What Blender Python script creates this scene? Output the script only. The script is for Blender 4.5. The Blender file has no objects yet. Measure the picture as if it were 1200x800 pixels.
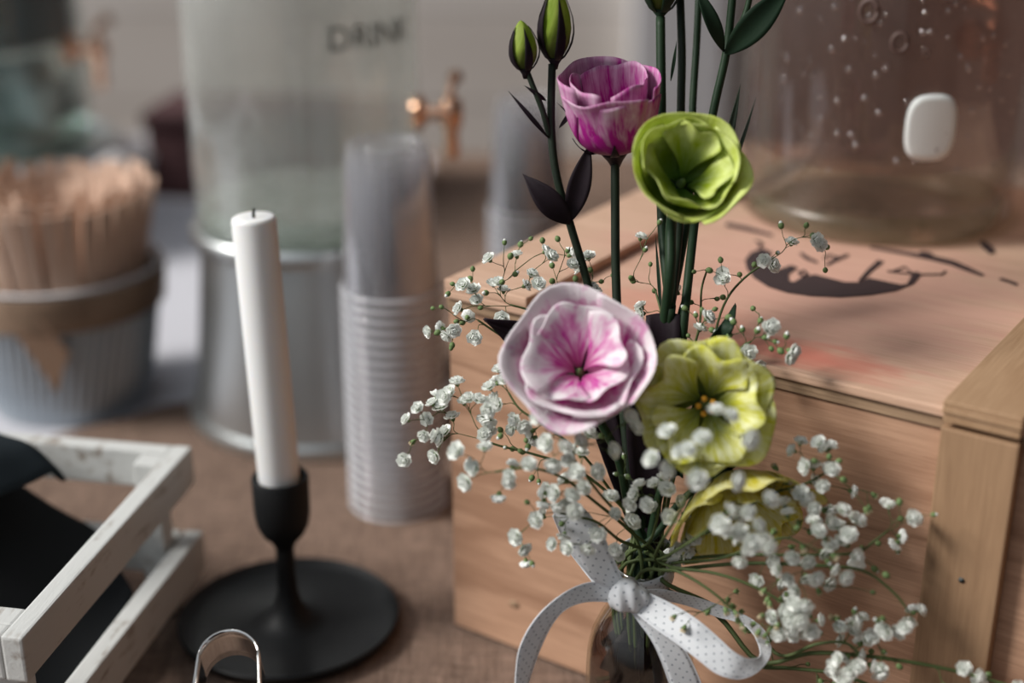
import bpy, bmesh, math, random
from math import sin, cos, pi, radians, sqrt, exp, atan2
from mathutils import Vector as V, Matrix, noise
random.seed(7)
SC = bpy.context.scene
COL = SC.collection

# ---------------------------------------------------------------- camera
H = .41; FP = 1666.7; PT = radians(21.9)
cam = bpy.data.cameras.new('camera'); co = bpy.data.objects.new('camera', cam); COL.objects.link(co)
co.location = (0, 0, H); co.rotation_euler = (pi/2-PT, 0, 0)
cam.lens = 50; cam.sensor_width = 36; cam.clip_start = .01; cam.clip_end = 60
cam.dof.use_dof = True; cam.dof.focus_distance = .592; cam.dof.aperture_fstop = 2.9; cam.dof.aperture_blades = 0
SC.camera = co
SC.view_settings.view_transform = 'Standard'; SC.view_settings.look = 'None'
SC.view_settings.gamma = 1; SC.view_settings.use_curve_mapping = False
SC.view_settings.exposure = 0.38
SC.cycles.transparent_max_bounces = 40; SC.cycles.max_bounces = 10
SC.cycles.caustics_reflective = False; SC.cycles.caustics_refractive = False

def ray(x, y):
    u = (x-600)/FP; v = -(y-400)/FP
    return V((u, cos(PT)+v*sin(PT), -sin(PT)+v*cos(PT)))
def G(x, y, h=0):
    r = ray(x, y); return V((0, 0, H)) + r*((h-H)/r.z)
CA = radians(-34.2); L0 = G(530, 735)                       # the plywood crate's corner and turn
def P(x, y, d):                                             # point seen at x, y standing d metres out, kept in front of the crate
    for _ in range(60):
        p = V((0, 0, H)) + ray(x, y)*d; q = p-L0
        if p.z < .206 and q.x*sin(-CA)+q.y*cos(-CA) > -.0125 and q.x*cos(-CA)-q.y*sin(-CA) > -.002: d -= .001
        else: break
    return p

# ---------------------------------------------------------------- materials
MATS = {}
class NT:
    def __init__(s, name):
        m = bpy.data.materials.new(name); m.use_nodes = True; s.m = m; s.t = m.node_tree
        s.t.nodes.clear(); s.out = s.n('ShaderNodeOutputMaterial'); MATS[name] = m
    def n(s, ty, **k):
        o = s.t.nodes.new(ty)
        for a, b in k.items():
            if a.startswith('i_'): s.set(o, a[2:].replace('_', ' '), b)
            elif a.startswith('x'): s.set(o, int(a[1:]), b)
            else: setattr(o, a, b)
        return o
    def set(s, o, key, v):
        if isinstance(v, tuple) and len(v) == 2 and hasattr(v[0], 'outputs'): s.t.links.new(v[0].outputs[v[1]], o.inputs[key])
        elif hasattr(v, 'outputs'): s.t.links.new(v.outputs[0], o.inputs[key])
        else: o.inputs[key].default_value = (*v, 1) if isinstance(v, tuple) and len(v) == 3 and o.inputs[key].type == 'RGBA' else v
    def noise(s, vec=None, scale=5, detail=3, rough=.5, dist=0):
        o = s.n('ShaderNodeTexNoise'); s.set(o, 'Scale', scale); s.set(o, 'Detail', detail); s.set(o, 'Roughness', rough); s.set(o, 'Distortion', dist)
        if vec is not None: s.set(o, 'Vector', vec)
        return o
    def coord(s, kind='Object', scale=(1, 1, 1), loc=(0, 0, 0), rot=(0, 0, 0)):
        c = s.n('ShaderNodeTexCoord'); m = s.n('ShaderNodeMapping'); s.t.links.new(c.outputs[kind], m.inputs[0])
        m.inputs['Scale'].default_value = scale; m.inputs['Location'].default_value = loc; m.inputs['Rotation'].default_value = rot
        return m
    def ramp(s, fac, stops):
        o = s.n('ShaderNodeValToRGB'); s.set(o, 0, fac); e = o.color_ramp.elements
        while len(e) < len(stops): e.new(.5)
        for k, (p, c) in enumerate(stops):
            e[k].position = p; e[k].color = (*c, 1) if isinstance(c, tuple) else (c, c, c, 1)
        return o
    def mix(s, f, a, b, mode='MIX'):
        o = s.n('ShaderNodeMix', data_type='RGBA', blend_type=mode); s.set(o, 0, f); s.set(o, 6, a); s.set(o, 7, b)
        return (o, 2)
    def math(s, op, a, b=None, c=None):
        o = s.n('ShaderNodeMath', operation=op); s.set(o, 0, a)
        if b is not None: s.set(o, 1, b)
        if c is not None: s.set(o, 2, c)
        return o
    def bump(s, h, strength=.3, dist=.001):
        o = s.n('ShaderNodeBump'); s.set(o, 'Height', h); o.inputs['Strength'].default_value = strength; o.inputs['Distance'].default_value = dist
        return o
    def bsdf(s, color, rough=.5, metal=0, normal=None, spec=.5, trans=0, **k):
        o = s.n('ShaderNodeBsdfPrincipled'); s.set(o, 'Base Color', color); s.set(o, 'Roughness', rough); s.set(o, 'Metallic', metal)
        s.set(o, 'Specular IOR Level', spec)
        if trans: s.set(o, 'Transmission Weight', trans)
        for a, b in k.items(): s.set(o, a.replace('_', ' '), b)
        if normal is not None: s.set(o, 'Normal', normal)
        return o
    def mixsh(s, f, a, b):
        o = s.n('ShaderNodeMixShader'); s.set(o, 0, f); s.set(o, 1, a); s.set(o, 2, b); return o
    def done(s, sh): s.set(s.out, 0, sh); return s.m

def plain(name, c, rough=.5, metal=0, bump=0, bscale=200, var=0, spec=.5):
    t = NT(name); co_ = t.coord()
    n = t.noise(co_, bscale, 4, .6)
    col = c
    if var:
        n2 = t.noise(t.coord(), bscale*.2, 3)
        col = t.mix(n2, tuple(x*(1-var) for x in c), tuple(min(1, x*(1+var)) for x in c))
    return t.done(t.bsdf(col, rough, metal, t.bump(n, bump, .0006) if bump else None, spec))

def wood(name, a, b, axis=0, scale=18, swirl=.6, stain=None, rough=.55, bump=.25):
    t = NT(name)
    sc = [1, 1, 1]; sc[axis] = .12
    big = t.noise(t.coord(scale=tuple(sc)), scale*.9, 2, .5, .4)
    rings = t.math('FRACT', t.math('MULTIPLY', big, 7.0))
    rings2 = t.math('POWER', t.math('ABSOLUTE', t.math('SUBTRACT', rings, .5)), 2.2)
    sc2 = [1, 1, 1]; sc2[axis] = .03
    fine = t.noise(t.coord(scale=tuple(sc2)), 900, 3, .7)
    sc3 = [1, 1, 1]; sc3[axis] = .15
    mid = t.noise(t.coord(scale=tuple(sc3)), 120, 4, .65)
    fr_ = t.ramp(fine, [(.38, 0.0), (.66, 1.0)]); mr_ = t.ramp(mid, [(.40, 0.0), (.66, 1.0)])
    rr_ = t.ramp(rings, [(0, 0.0), (.38, .15), (.50, 1.0), (.60, .25), (1, 0.0)])
    f = t.math('MULTIPLY_ADD', rr_, swirl, t.math('MULTIPLY_ADD', fr_, .42, t.math('MULTIPLY', mr_, .42)))
    col = t.mix(f, a, b)
    if stain:
        for (loc, sx, sy, c, k) in stain:
            m = t.coord(scale=(1/sx, 1/sy, 0), loc=(-loc[0]/sx, -loc[1]/sy, 0))
            ln = t.n('ShaderNodeVectorMath', operation='LENGTH'); t.set(ln, 0, m)
            nn = t.noise(t.coord(scale=(1, 3, 1)), 40, 4)
            d = t.math('ADD', (ln, 1), t.math('MULTIPLY', t.math('SUBTRACT', nn, .5), 1.1))
            s_ = t.ramp(d, [(0, k), (.55, k*.75), (1, 0.0)])
            col = t.mix(s_, col, c)
    t.done(t.bsdf(col, rough, 0, t.bump(fine, bump, .0004), .3))
    return t.m

def thin_glass(name, tint=(.97, .98, .97), haze=0, hazec=(.8, .82, .8), edge=.5, base=.04, rough=.02, noisy=0, nscale=30):
    t = NT(name)
    lw = t.n('ShaderNodeLayerWeight'); lw.inputs[0].default_value = .25
    tr = t.n('ShaderNodeBsdfTransparent'); t.set(tr, 0, tint)
    gl = t.n('ShaderNodeBsdfGlossy'); gl.inputs['Roughness'].default_value = rough
    sh = t.mixsh(t.math('MULTIPLY_ADD', (lw, 1), edge, base), tr, gl)
    if haze:
        df = t.n('ShaderNodeBsdfDiffuse'); t.set(df, 0, hazec)
        tl = t.n('ShaderNodeBsdfTranslucent'); t.set(tl, 0, hazec)
        d2 = t.mixsh(.5, df, tl)
        f = haze
        if noisy:
            nn = t.noise(t.coord(), nscale, 3)
            f = t.math('MULTIPLY', t.ramp(nn, [(.35, 1-noisy), (.65, 1.0)]), haze)
        sh = t.mixsh(f, sh, d2)
    return t.done(sh)

# petals: UV x = base to rim, UV y = across
def petal_mat(name, pale, strong, centre, amount, streak=9, edge=None, trans=.35, thr=.5, rimk=0.0, throat=.5):
    t = NT(name)
    uv = t.n('ShaderNodeUVMap'); sp = t.n('ShaderNodeSeparateXYZ'); t.set(sp, 0, uv)
    cb = t.n('ShaderNodeCombineXYZ'); t.set(cb, 0, t.math('MULTIPLY', (sp, 0), 1.6)); t.set(cb, 1, t.math('MULTIPLY', (sp, 1), streak))
    oi = t.n('ShaderNodeObjectInfo'); t.set(cb, 2, t.math('MULTIPLY', (oi, 5), 30))
    n1 = t.noise(cb, 1.3, 4, .65, .3)
    cb2 = t.n('ShaderNodeCombineXYZ'); t.set(cb2, 0, t.math('MULTIPLY', (sp, 0), 2.2)); t.set(cb2, 1, t.math('MULTIPLY', (sp, 1), 2)); t.set(cb2, 2, (cb, 0))
    n2 = t.noise(cb2, 1.6, 2)
    # streak strength falls from the throat to the rim
    fall = t.ramp((sp, 0), [(0, 1.0), (.35, .8), (.8, .32), (1, .22+rimk)])
    v = t.math('ADD', t.math('MULTIPLY', n1, .75), t.math('MULTIPLY', n2, .45))
    v = t.math('ADD', v, t.math('MULTIPLY', fall, amount))
    f = t.ramp(v, [(thr+.22, 0.0), (thr+.5, 1.0)])
    col = t.mix(f, pale, strong)
    col = t.mix(t.ramp((sp, 0), [(0, 1.0), (throat*.45, .7), (throat, 0.0)]), col, centre)
    # fine veins
    cb3 = t.n('ShaderNodeCombineXYZ'); t.set(cb3, 0, t.math('MULTIPLY', (sp, 0), 1.0)); t.set(cb3, 1, t.math('MULTIPLY', (sp, 1), 40))
    vn = t.noise(cb3, 1.0, 2)
    b = t.bump(vn, .35, .0005)
    bs = t.bsdf(col, .5, 0, b, .25)
    tl = t.n('ShaderNodeBsdfTranslucent'); t.set(tl, 0, col)
    return t.done(t.mixsh(trans, bs, tl))

def leaf_mat(name, a, b, rough=.5):
    t = NT(name); n = t.noise(t.coord(), 90, 4)
    return t.done(t.bsdf(t.mix(n, a, b), rough, 0, t.bump(t.noise(t.coord(), 500, 3), .2, .0004), .18))

M_pink = petal_mat('pale_pink_petal', (.93, .87, .89), (.68, .06, .42), (.58, .12, .32), .34, 6, thr=.455, throat=.42)
M_mag = petal_mat('magenta_petal', (.74, .50, .64), (.46, .012, .28), (.16, .02, .07), .42, 11, thr=.36, trans=.2)
M_green = petal_mat('lime_petal', (.74, .82, .30), (.50, .60, .02), (.06, .15, .015), .25, 4, thr=.40, throat=.68)
M_yel = petal_mat('pale_yellow_petal', (.92, .93, .60), (.66, .66, .05), (.12, .18, .04), .24, 12, thr=.34, trans=.3, rimk=.35)
M_yel2 = petal_mat('deep_yellow_petal', (.86, .84, .46), (.70, .62, .04), (.16, .20, .03), .2, 12, thr=.32, trans=.25, rimk=.2)
M_stem = leaf_mat('green_stem', (.008, .021, .011), (.022, .046, .02))
M_dstem = leaf_mat('dark_stem', (.014, .016, .014), (.02, .035, .018))
M_purple = leaf_mat('dark_purple_leaf', (.007, .004, .006), (.017, .009, .014), .6)
M_leaf = leaf_mat('dark_green_leaf', (.007, .018, .010), (.014, .034, .016), .6)
M_budp = petal_mat('bud_petal', (.42, .52, .10), (.22, .34, .02), (.03, .03, .02), .1, 7, thr=.3)
M_twig = leaf_mat('gypsophila_stem', (.05, .075, .025), (.10, .13, .05))
M_calyx = leaf_mat('gypsophila_calyx', (.09, .15, .05), (.19, .26, .11))
def floret_mat(name, c, tr=.35):
    t = NT(name); bs = t.bsdf(c, .6, 0, None, .2); tl = t.n('ShaderNodeBsdfTranslucent'); t.set(tl, 0, c)
    return t.done(t.mixsh(tr, bs, tl))
M_white = floret_mat('white_floret', (.93, .95, .91), .25)
M_cream = floret_mat('withered_floret', (.70, .60, .42))
M_anther = plain('anther', (.62, .30, .02), .7)
M_crate = wood('crate_panel_wood', (.55, .335, .22), (.33, .185, .115), 0, 13, .75)
M_lid = wood('crate_lid_wood', (.64, .43, .31), (.42, .25, .165), 0, 15, .10,
             stain=[((.14, .10), .12, .12, (.60, .33, .26), .75), ((.17, .018), .05, .018, (.55, .17, .12), .85), ((.10, .03), .05, .03, (.56, .24, .17), .6)])
M_batten = wood('crate_batten_wood', (.42, .27, .16), (.29, .17, .09), 1, 20, .25)
M_post = wood('crate_post_wood', (.36, .225, .130), (.25, .15, .085), 2, 20, .25)
M_ply = wood('plywood_edge', (.40, .27, .17), (.14, .085, .05), 0, 300, .2)
M_logo = plain('burned_print', (.035, .018, .018), .7, var=.2, bscale=300)
M_stroke = plain('lettering_wood', (.52, .33, .25), .6)
M_candle = NT('candle_wax')
M_candle = M_candle.done(M_candle.bsdf((.80, .80, .79), .45, 0, None, .4, Subsurface_Weight=.4, Subsurface_Radius=(.01, .008, .006), Subsurface_Scale=.3))
M_wick = plain('burnt_wick', (.01, .01, .01), .9)
M_black = plain('black_matte_metal', (.006, .0065, .007), .55, 0, .1, 900, spec=.22)
M_steel = plain('polished_steel', (.75, .74, .72), .12, 1)
M_ww = None
def whitewash():
    t = NT('whitewashed_wood')
    n = t.noise(t.coord(scale=(1, .15, 1)), 160, 5, .7)
    n2 = t.noise(t.coord(), 60, 4, .6)
    f = t.ramp(t.math('ADD', t.math('MULTIPLY', n, .6), t.math('MULTIPLY', n2, .4)), [(.32, 0.0), (.46, 1.0)])
    return t.done(t.bsdf(t.mix(f, (.23, .18, .14), (.56, .565, .545)), .7, 0, t.bump(n, .5, .0008), .2))
M_ww = whitewash()
M_napk = plain('black_cloth', (.010, .011, .012), .9, 0, .4, 900, spec=.15)
M_napk2 = plain('blue_black_cloth', (.014, .020, .024), .9, 0, .4, 900, spec=.15)
M_copper = plain('copper', (.78, .48, .33), .22, 1)
def burlap():
    t = NT('burlap')
    w1 = t.n('ShaderNodeTexWave', wave_type='BANDS', bands_direction='X'); t.set(w1, 'Vector', t.coord(rot=(0, 0, .5))); w1.inputs['Scale'].default_value = 210; w1.inputs['Distortion'].default_value = 1.4; w1.inputs['Detail Scale'].default_value = .4
    w2 = t.n('ShaderNodeTexWave', wave_type='BANDS', bands_direction='Y'); t.set(w2, 'Vector', t.coord(rot=(0, 0, .5))); w2.inputs['Scale'].default_value = 210; w2.inputs['Distortion'].default_value = 1.4; w2.inputs['Detail Scale'].default_value = .4
    h = t.math('MULTIPLY', (w1, 1), (w2, 1))
    slub = t.noise(t.coord(rot=(0, 0, .5), scale=(1, .12, 1)), 420, 3, .7); slub2 = t.noise(t.coord(rot=(0, 0, .5), scale=(.12, 1, 1)), 420, 3, .7)
    h = t.math('MULTIPLY_ADD', t.math('MULTIPLY', slub, slub2), 2.6, t.math('MULTIPLY_ADD', h, .5, -.38))
    big = t.noise(t.coord(), 30, 5, .65)
    f = t.math('MULTIPLY_ADD', h, .75, t.math('MULTIPLY', big, .35))
    c = t.mix(f, (.085, .056, .042), (.40, .275, .21))
    return t.done(t.bsdf(c, .95, 0, t.bump(h, .9, .0012), .1))
M_burlap = burlap()
M_cloth = plain('grey_tablecloth_fabric', (.56, .56, .60), .9, 0, .2, 1500, .05, .1)
M_tablewood = wood('table_wood', (.30, .2, .12), (.18, .11, .07), 0)
M_jarhaze = thin_glass('hazy_jar_glass', (.95, .96, .95), .21, (.95, .96, .93), .35, .05, .05, .6, 12)  # pale diffuse haze mixed unevenly into the glass
M_jar3 = thin_glass('speckled_jar_glass', (.90, .88, .86), .05, (.42, .36, .34), .3, .04, .03, .5, 18)
M_jar1 = thin_glass('far_jar_glass', (.92, .96, .95), .05, (.5, .6, .6), .4, .06, .04, .4, 20)
M_gbase = thin_glass('green_glass_base', (.86, .92, .87), .42, (.90, .97, .92), .5, .1, .04, .7, 40)
M_gbase3 = thin_glass('amber_glass_base', (.93, .95, .88), .09, (.62, .68, .50), .4, .05, .3, .6, 60)
M_bottle = thin_glass('bottle_glass', (.93, .93, .88), 0, (1, 1, 1), .55, .04, .02)
M_water = thin_glass('vase_water', (.58, .48, .50), .05, (.06, .03, .05), .1, .02, .05)
M_berry = thin_glass('berry_drink', (.88, .79, .77), .20, (.50, .40, .385), .1, .02, .1, .4, 15)
M_tealiq = thin_glass('dark_teal_drink', (.30, .36, .38), .5, (.035, .055, .06), .1, .02, .1, .6, 12)
M_drop = thin_glass('water_drops', (.86, .84, .84), .12, (.8, .8, .8), .8, .12, .02)
M_cup = thin_glass('clear_plastic', (.985, .985, .99), .055, (.97, .97, 1.0), .40, .03, .12)
M_cuprim = thin_glass('plastic_rim', (.97, .97, .98), .55, (.97, .97, 1.0), .6, .08, .1)
M_galv = plain('galvanised_metal', (.55, .57, .57), .36, 1, .08, 60, .12)
M_bucket = plain('grey_ribbed_tin', (.40, .45, .49), .45, .6, .1, 100, .1)
M_hoop = wood('hoop_wood', (.30, .20, .135), (.17, .11, .07), 0, 30, .3)
M_tag = plain('wooden_tag', (.42, .27, .18), .7, var=.1, bscale=100)
M_stick = wood('stick_wood', (.66, .47, .36), (.50, .33, .24), 2, 60, .2)
M_ink = plain('dark_ink', (.09, .10, .095), .7)
M_maroon = plain('maroon_upholstery', (.050, .014, .016), .8, 0, .2, 200, .2)
M_wht = plain('white_ceramic', (.62, .61, .62), .3)
M_patch = plain('white_patch', (.80, .84, .82), .5, var=.04, bscale=60)
M_trim = plain('white_painted_board', (.60, .59, .60), .6, 0, .1, 60, .05)
M_floor = plain('grey_floor', (.16, .14, .13), .8, 0, .2, 30, .2)
def wallm(name, a, b, period, ax=2):
    t = NT(name)
    c = t.n('ShaderNodeTexCoord'); sp = t.n('ShaderNodeSeparateXYZ'); t.set(sp, 0, (c, 3))
    z = t.math('DIVIDE', (sp, ax), period)
    fr = t.math('FRACT', z); idx = t.math('FLOOR', z)
    wn = t.n('ShaderNodeTexWhiteNoise', noise_dimensions='1D'); t.set(wn, 'W', idx)
    n = t.noise(t.coord(scale=(.3, 1, 1) if ax == 2 else (1, 1, .15)), 6, 4)
    col = t.mix(t.math('MULTIPLY_ADD', (wn, 0), .5, t.math('MULTIPLY', n, .6)), a, b)
    gap = t.ramp(fr, [(0, 1.0), (.05, 0.0)])
    col = t.mix(t.math('MULTIPLY', gap, .75), col, tuple(x*.3 for x in a))
    return t.done(t.bsdf(col, .8, 0, t.bump(n, .2, .004), .15))
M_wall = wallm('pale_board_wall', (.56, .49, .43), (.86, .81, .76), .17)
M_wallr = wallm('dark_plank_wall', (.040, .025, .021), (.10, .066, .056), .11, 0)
def ribbon_mat():
    t = NT('dotted_ribbon')
    uv = t.n('ShaderNodeUVMap'); sp = t.n('ShaderNodeSeparateXYZ'); t.set(sp, 0, uv)   # metres along / across
    pu, pv = .0040, .0025
    row = t.math('FLOOR', t.math('DIVIDE', (sp, 1), pv))
    off = t.math('MULTIPLY', t.math('FLOORED_MODULO', row, 2.0), .5)
    fu = t.math('SUBTRACT', t.math('FRACT', t.math('ADD', t.math('DIVIDE', (sp, 0), pu), off)), .5)
    fv = t.math('SUBTRACT', t.math('FRACT', t.math('DIVIDE', (sp, 1), pv)), .5)
    a = t.math('MULTIPLY', fu, pu); b = t.math('MULTIPLY', fv, pv)
    d = t.math('SQRT', t.math('ADD', t.math('MULTIPLY', a, a), t.math('MULTIPLY', b, b)))
    dot = t.ramp(t.math('DIVIDE', d, .0009), [(.36, 1.0), (.52, 0.0)])
    col = t.mix(dot, (.76, .78, .80), (.24, .27, .31))
    w = t.n('ShaderNodeTexWave', bands_direction='X'); t.set(w, 'Vector', uv); w.inputs['Scale'].default_value = 900
    bs = t.bsdf(col, .42, 0, t.bump((w, 1), .15, .0003), .4, Sheen_Weight=.2)
    tl = t.n('ShaderNodeBsdfTranslucent'); t.set(tl, 0, col)
    return t.done(t.mixsh(.22, bs, tl))
M_ribbon = ribbon_mat()
M_hem = plain('ribbon_hem', (.66, .68, .71), .5)

# ---------------------------------------------------------------- object helpers
def link(name, me, mat, parent=None, smooth=True, loc=None):
    o = bpy.data.objects.new(name, me); COL.objects.link(o)
    if mat and not me.materials: me.materials.append(mat)
    if smooth: me.polygons.foreach_set('use_smooth', [True]*len(me.polygons))
    if parent: o.parent = parent
    if loc is not None: o.location = loc
    return o
def empty(name, loc=(0, 0, 0), rz=0, rx=0, ry=0):
    o = bpy.data.objects.new(name, None); COL.objects.link(o); o.location = loc; o.rotation_euler = (rx, ry, rz); o.empty_display_size = .02
    return o
def tag(o, label=None, cat=None, group=None, kind=None):
    if label: o['label'] = label
    if cat: o['category'] = cat
    if group: o['group'] = group
    if kind: o['kind'] = kind
    return o
def mesh(verts, faces, uvs=None):
    me = bpy.data.meshes.new('m'); me.from_pydata([tuple(v) for v in verts], [], faces)
    if uvs is not None:
        l = me.uv_layers.new(name='UVMap')
        l.data.foreach_set('uv', [c for lp in me.loops for c in uvs[lp.vertex_index]])
    me.update(); return me
class MB:
    def __init__(s): s.v = []; s.f = []; s.uv = []
    def add(s, v, f, uv=None):
        b = len(s.v); s.v += [V(x) for x in v]; s.f += [tuple(i+b for i in q) for q in f]
        s.uv += uv if uv else [(0, 0)]*len(v)
    def box(s, lo, hi, bev=0):
        x0, y0, z0 = lo; x1, y1, z1 = hi
        bm = bmesh.new(); bmesh.ops.create_cube(bm, size=1)
        for v in bm.verts: v.co = V(((x0+x1)/2+v.co.x*(x1-x0), (y0+y1)/2+v.co.y*(y1-y0), (z0+z1)/2+v.co.z*(z1-z0)))
        if bev: bmesh.ops.bevel(bm, geom=bm.edges[:], offset=bev, segments=2, affect='EDGES', profile=.6)
        bm.verts.index_update(); s.add([v.co.copy() for v in bm.verts], [[v.index for v in f.verts] for f in bm.faces]); bm.free()
    def tube(s, pts, rad, n=6, caps=True):
        pts = [V(p) for p in pts]
        if not hasattr(rad, '__len__'): rad = [rad]*len(pts)
        up = None; rings = []
        for i, p in enumerate(pts):
            t = (pts[min(i+1, len(pts)-1)]-pts[max(i-1, 0)])
            t = t.normalized() if t.length > 1e-9 else V((0, 0, 1))
            if up is None: up = t.orthogonal().normalized()
            up = (up-t*up.dot(t)); up = up.normalized() if up.length > 1e-6 else t.orthogonal().normalized()
            w = t.cross(up)
            rings.append([p+(up*cos(2*pi*k/n)+w*sin(2*pi*k/n))*rad[i] for k in range(n)])
        v = [x for r in rings for x in r]; f = []
        for i in range(len(pts)-1):
            for k in range(n):
                a = i*n+k; b = i*n+(k+1) % n; f.append((a, b, b+n, a+n))
        if caps: f.append(tuple(range(n))[::-1]); f.append(tuple(range(len(v)-n, len(v))))
        s.add(v, f)
    def lathe(s, prof, n=48, close=False):      # prof: (r, z)
        v = []; f = []
        for r, z in prof:
            v += [V((r*cos(2*pi*k/n), r*sin(2*pi*k/n), z)) for k in range(n)]
        m = len(prof)
        for i in range(m if close else m-1):
            j = (i+1) % m
            for k in range(n):
                f.append((i*n+k, i*n+(k+1) % n, j*n+(k+1) % n, j*n+k))
        if not close:
            if prof[0][0] > 1e-5: f.append(tuple(range(n))[::-1])
            if prof[-1][0] > 1e-5: f.append(tuple(range((m-1)*n, m*n)))
        s.add(v, f)
    def grid(s, fn, nu, nv, uvf=None):
        v = []; uv = []
        for i in range(nu+1):
            for j in range(nv+1):
                v.append(fn(i/nu, j/nv)); uv.append(uvf(i/nu, j/nv) if uvf else (i/nu, j/nv))
        f = [(i*(nv+1)+j, (i+1)*(nv+1)+j, (i+1)*(nv+1)+j+1, i*(nv+1)+j+1) for i in range(nu) for j in range(nv)]
        s.add(v, f, uv)
    def build(s, name, mat, parent=None, smooth=True, loc=None, weld=False, auto=None):
        me = mesh(s.v, s.f, s.uv)
        bm = bmesh.new(); bm.from_mesh(me)
        if weld: bmesh.ops.remove_doubles(bm, verts=bm.verts, dist=1e-6)
        bmesh.ops.recalc_face_normals(bm, faces=bm.faces) if weld else None
        bm.to_mesh(me); bm.free()
        o = link(name, me, mat, parent, smooth, loc)
        if auto is not None:
            me.polygons.foreach_set('use_smooth', [True]*len(me.polygons)); me.set_sharp_from_angle(angle=radians(auto))
        return o
def solid(o, th, off=0):
    m = o.modifiers.new('thickness', 'SOLIDIFY'); m.thickness = th; m.offset = off; return o
def spline(pts, n=8):                            # Catmull-Rom
    pts = [V(p) for p in pts]; out = []
    for i in range(len(pts)-1):
        a = pts[max(i-1, 0)]; b = pts[i]; c = pts[i+1]; d = pts[min(i+2, len(pts)-1)]
        for k in range(n):
            t = k/n; out.append(.5*((2*b)+(c-a)*t+(2*a-5*b+4*c-d)*t*t+(3*b-a-3*c+d)*t**3))
    out.append(pts[-1]); return out
def ease(t): t = max(0, min(1, t)); return t*t*(3-2*t)

# ================================================================ the setting
def slab(name, lo, hi, mat, loc=(0, 0, 0), rz=0, kind='structure'):
    m = MB(); m.box(lo, hi); o = m.build(name, mat, smooth=False, loc=loc); o.rotation_euler.z = rz; o['kind'] = kind; return o
slab('floor', (-2.6, -1.2, -.78), (2.2, 2.75, -.75), M_floor)
slab('wall_back', (-2.6, 2.62, -.75), (.62, 2.72, 1.9), M_wall)
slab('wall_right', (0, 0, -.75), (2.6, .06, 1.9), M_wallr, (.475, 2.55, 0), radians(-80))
slab('added_shade_wall', (.15, -1.1, -.75), (2.2, -1.0, 1.9), M_wallr)  # added unseen wall, cuts sky light from the front right
slab('added_shade_roof', (-.05, -1.0, 1.9), (2.2, 2.7, 1.98), M_wallr)  # added unseen roof over the right half, keeps light off that side
tr = MB(); tr.box((.215, 2.56, -.75), (.385, 2.615, 1.9), .006); tr.box((.20, 2.548, -.75), (.40, 2.56, -.62), .003)
tr.build('trim_1', M_trim, smooth=False)['kind'] = 'structure'

# ---- table, cloths
t_ = empty('table', (-.1, .86, -.75)); tag(t_, 'wooden table standing under the grey cloth and the burlap', 'table')
m = MB(); m.box((-.85, -.70, .714), (.68, .74, .744), .004); m.build('tabletop', M_tablewood, t_, False)
for sx in (-.76, .59):
    for sy in (-.62, .66):
        m = MB(); m.box((sx-.03, sy-.03, 0), (sx+.03, sy+.03, .714), .004); m.build('leg', M_tablewood, t_, False)
def cloth_sheet():
    m = MB(); x0, x1, y0, y1 = -.957, .587, .153, 1.607; dr = .22
    def axis(a, b, n): return [a-dr+dr*k/8 for k in range(8)]+[a+(b-a)*k/n for k in range(n+1)]+[b+dr*(k+1)/8 for k in range(8)]
    xs, ys = axis(x0, x1, 40), axis(y0, y1, 36)
    def fn(u, v):
        X = xs[round(u*(len(xs)-1))]; Y = ys[round(v*(len(ys)-1))]; z = -.0045
        cx = min(max(X, x0), x1); cy = min(max(Y, y0), y1); d = max(abs(X-cx), abs(Y-cy))
        if d > 1e-9:
            z -= d; k = min(1, d/.06); ox, oy = (X > cx)-(X < cx) if abs(X-cx) > 1e-9 else 0, (Y > cy)-(Y < cy) if abs(Y-cy) > 1e-9 else 0
            X = cx+ox*(.004+.014*k+.006*k*sin(Y*24)); Y = cy+oy*(.004+.014*k+.006*k*sin(cx*24))
        return V((X, Y, z))
    m.grid(fn, len(xs)-1, len(ys)-1); return m
o = cloth_sheet().build('tablecloth', M_cloth); solid(o, .0015)
tag(o, 'plain pale grey tablecloth covering the far side of the table', 'tablecloth')
# burlap runner: its edge wanders from beside the bucket to the far table edge
edge = spline([V((-.60, .60, 0)), G(60, 512), G(140, 490), G(195, 474), G(240, 462), G(330, 400), G(430, 290), G(500, 206), V((-.10, 1.62, 0)), ], 6)
def burl(u, v):
    e = edge[min(int(u*(len(edge)-1)), len(edge)-2)]; k = u*(len(edge)-1)-min(int(u*(len(edge)-1)), len(edge)-2)
    e = e.lerp(edge[min(int(u*(len(edge)-1)), len(edge)-2)+1], k)
    far = V((-.62, .165, 0)).lerp(V((.745, 1.595, 0)), u) if False else V((-.60+1.18*min(1, u*1.25), .165 if u < .8 else .165+1.43*(u-.8)/.2, 0))
    p = e.lerp(far, v); z = -.0012+.0022*(noise.noise(p*11)+.5*noise.noise(p*24))
    z = min(z, -.0001)
    return V((p.x, min(p.y, 1.6), z-.0002))
m = MB(); m.grid(burl, 60, 60)
o = m.build('burlap_runner', M_burlap); solid(o, .0012, -1)
for p in o.data.polygons: pass
tag(o, 'brown coarse burlap cloth spread under the candle holder and crates', 'table runner')

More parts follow.
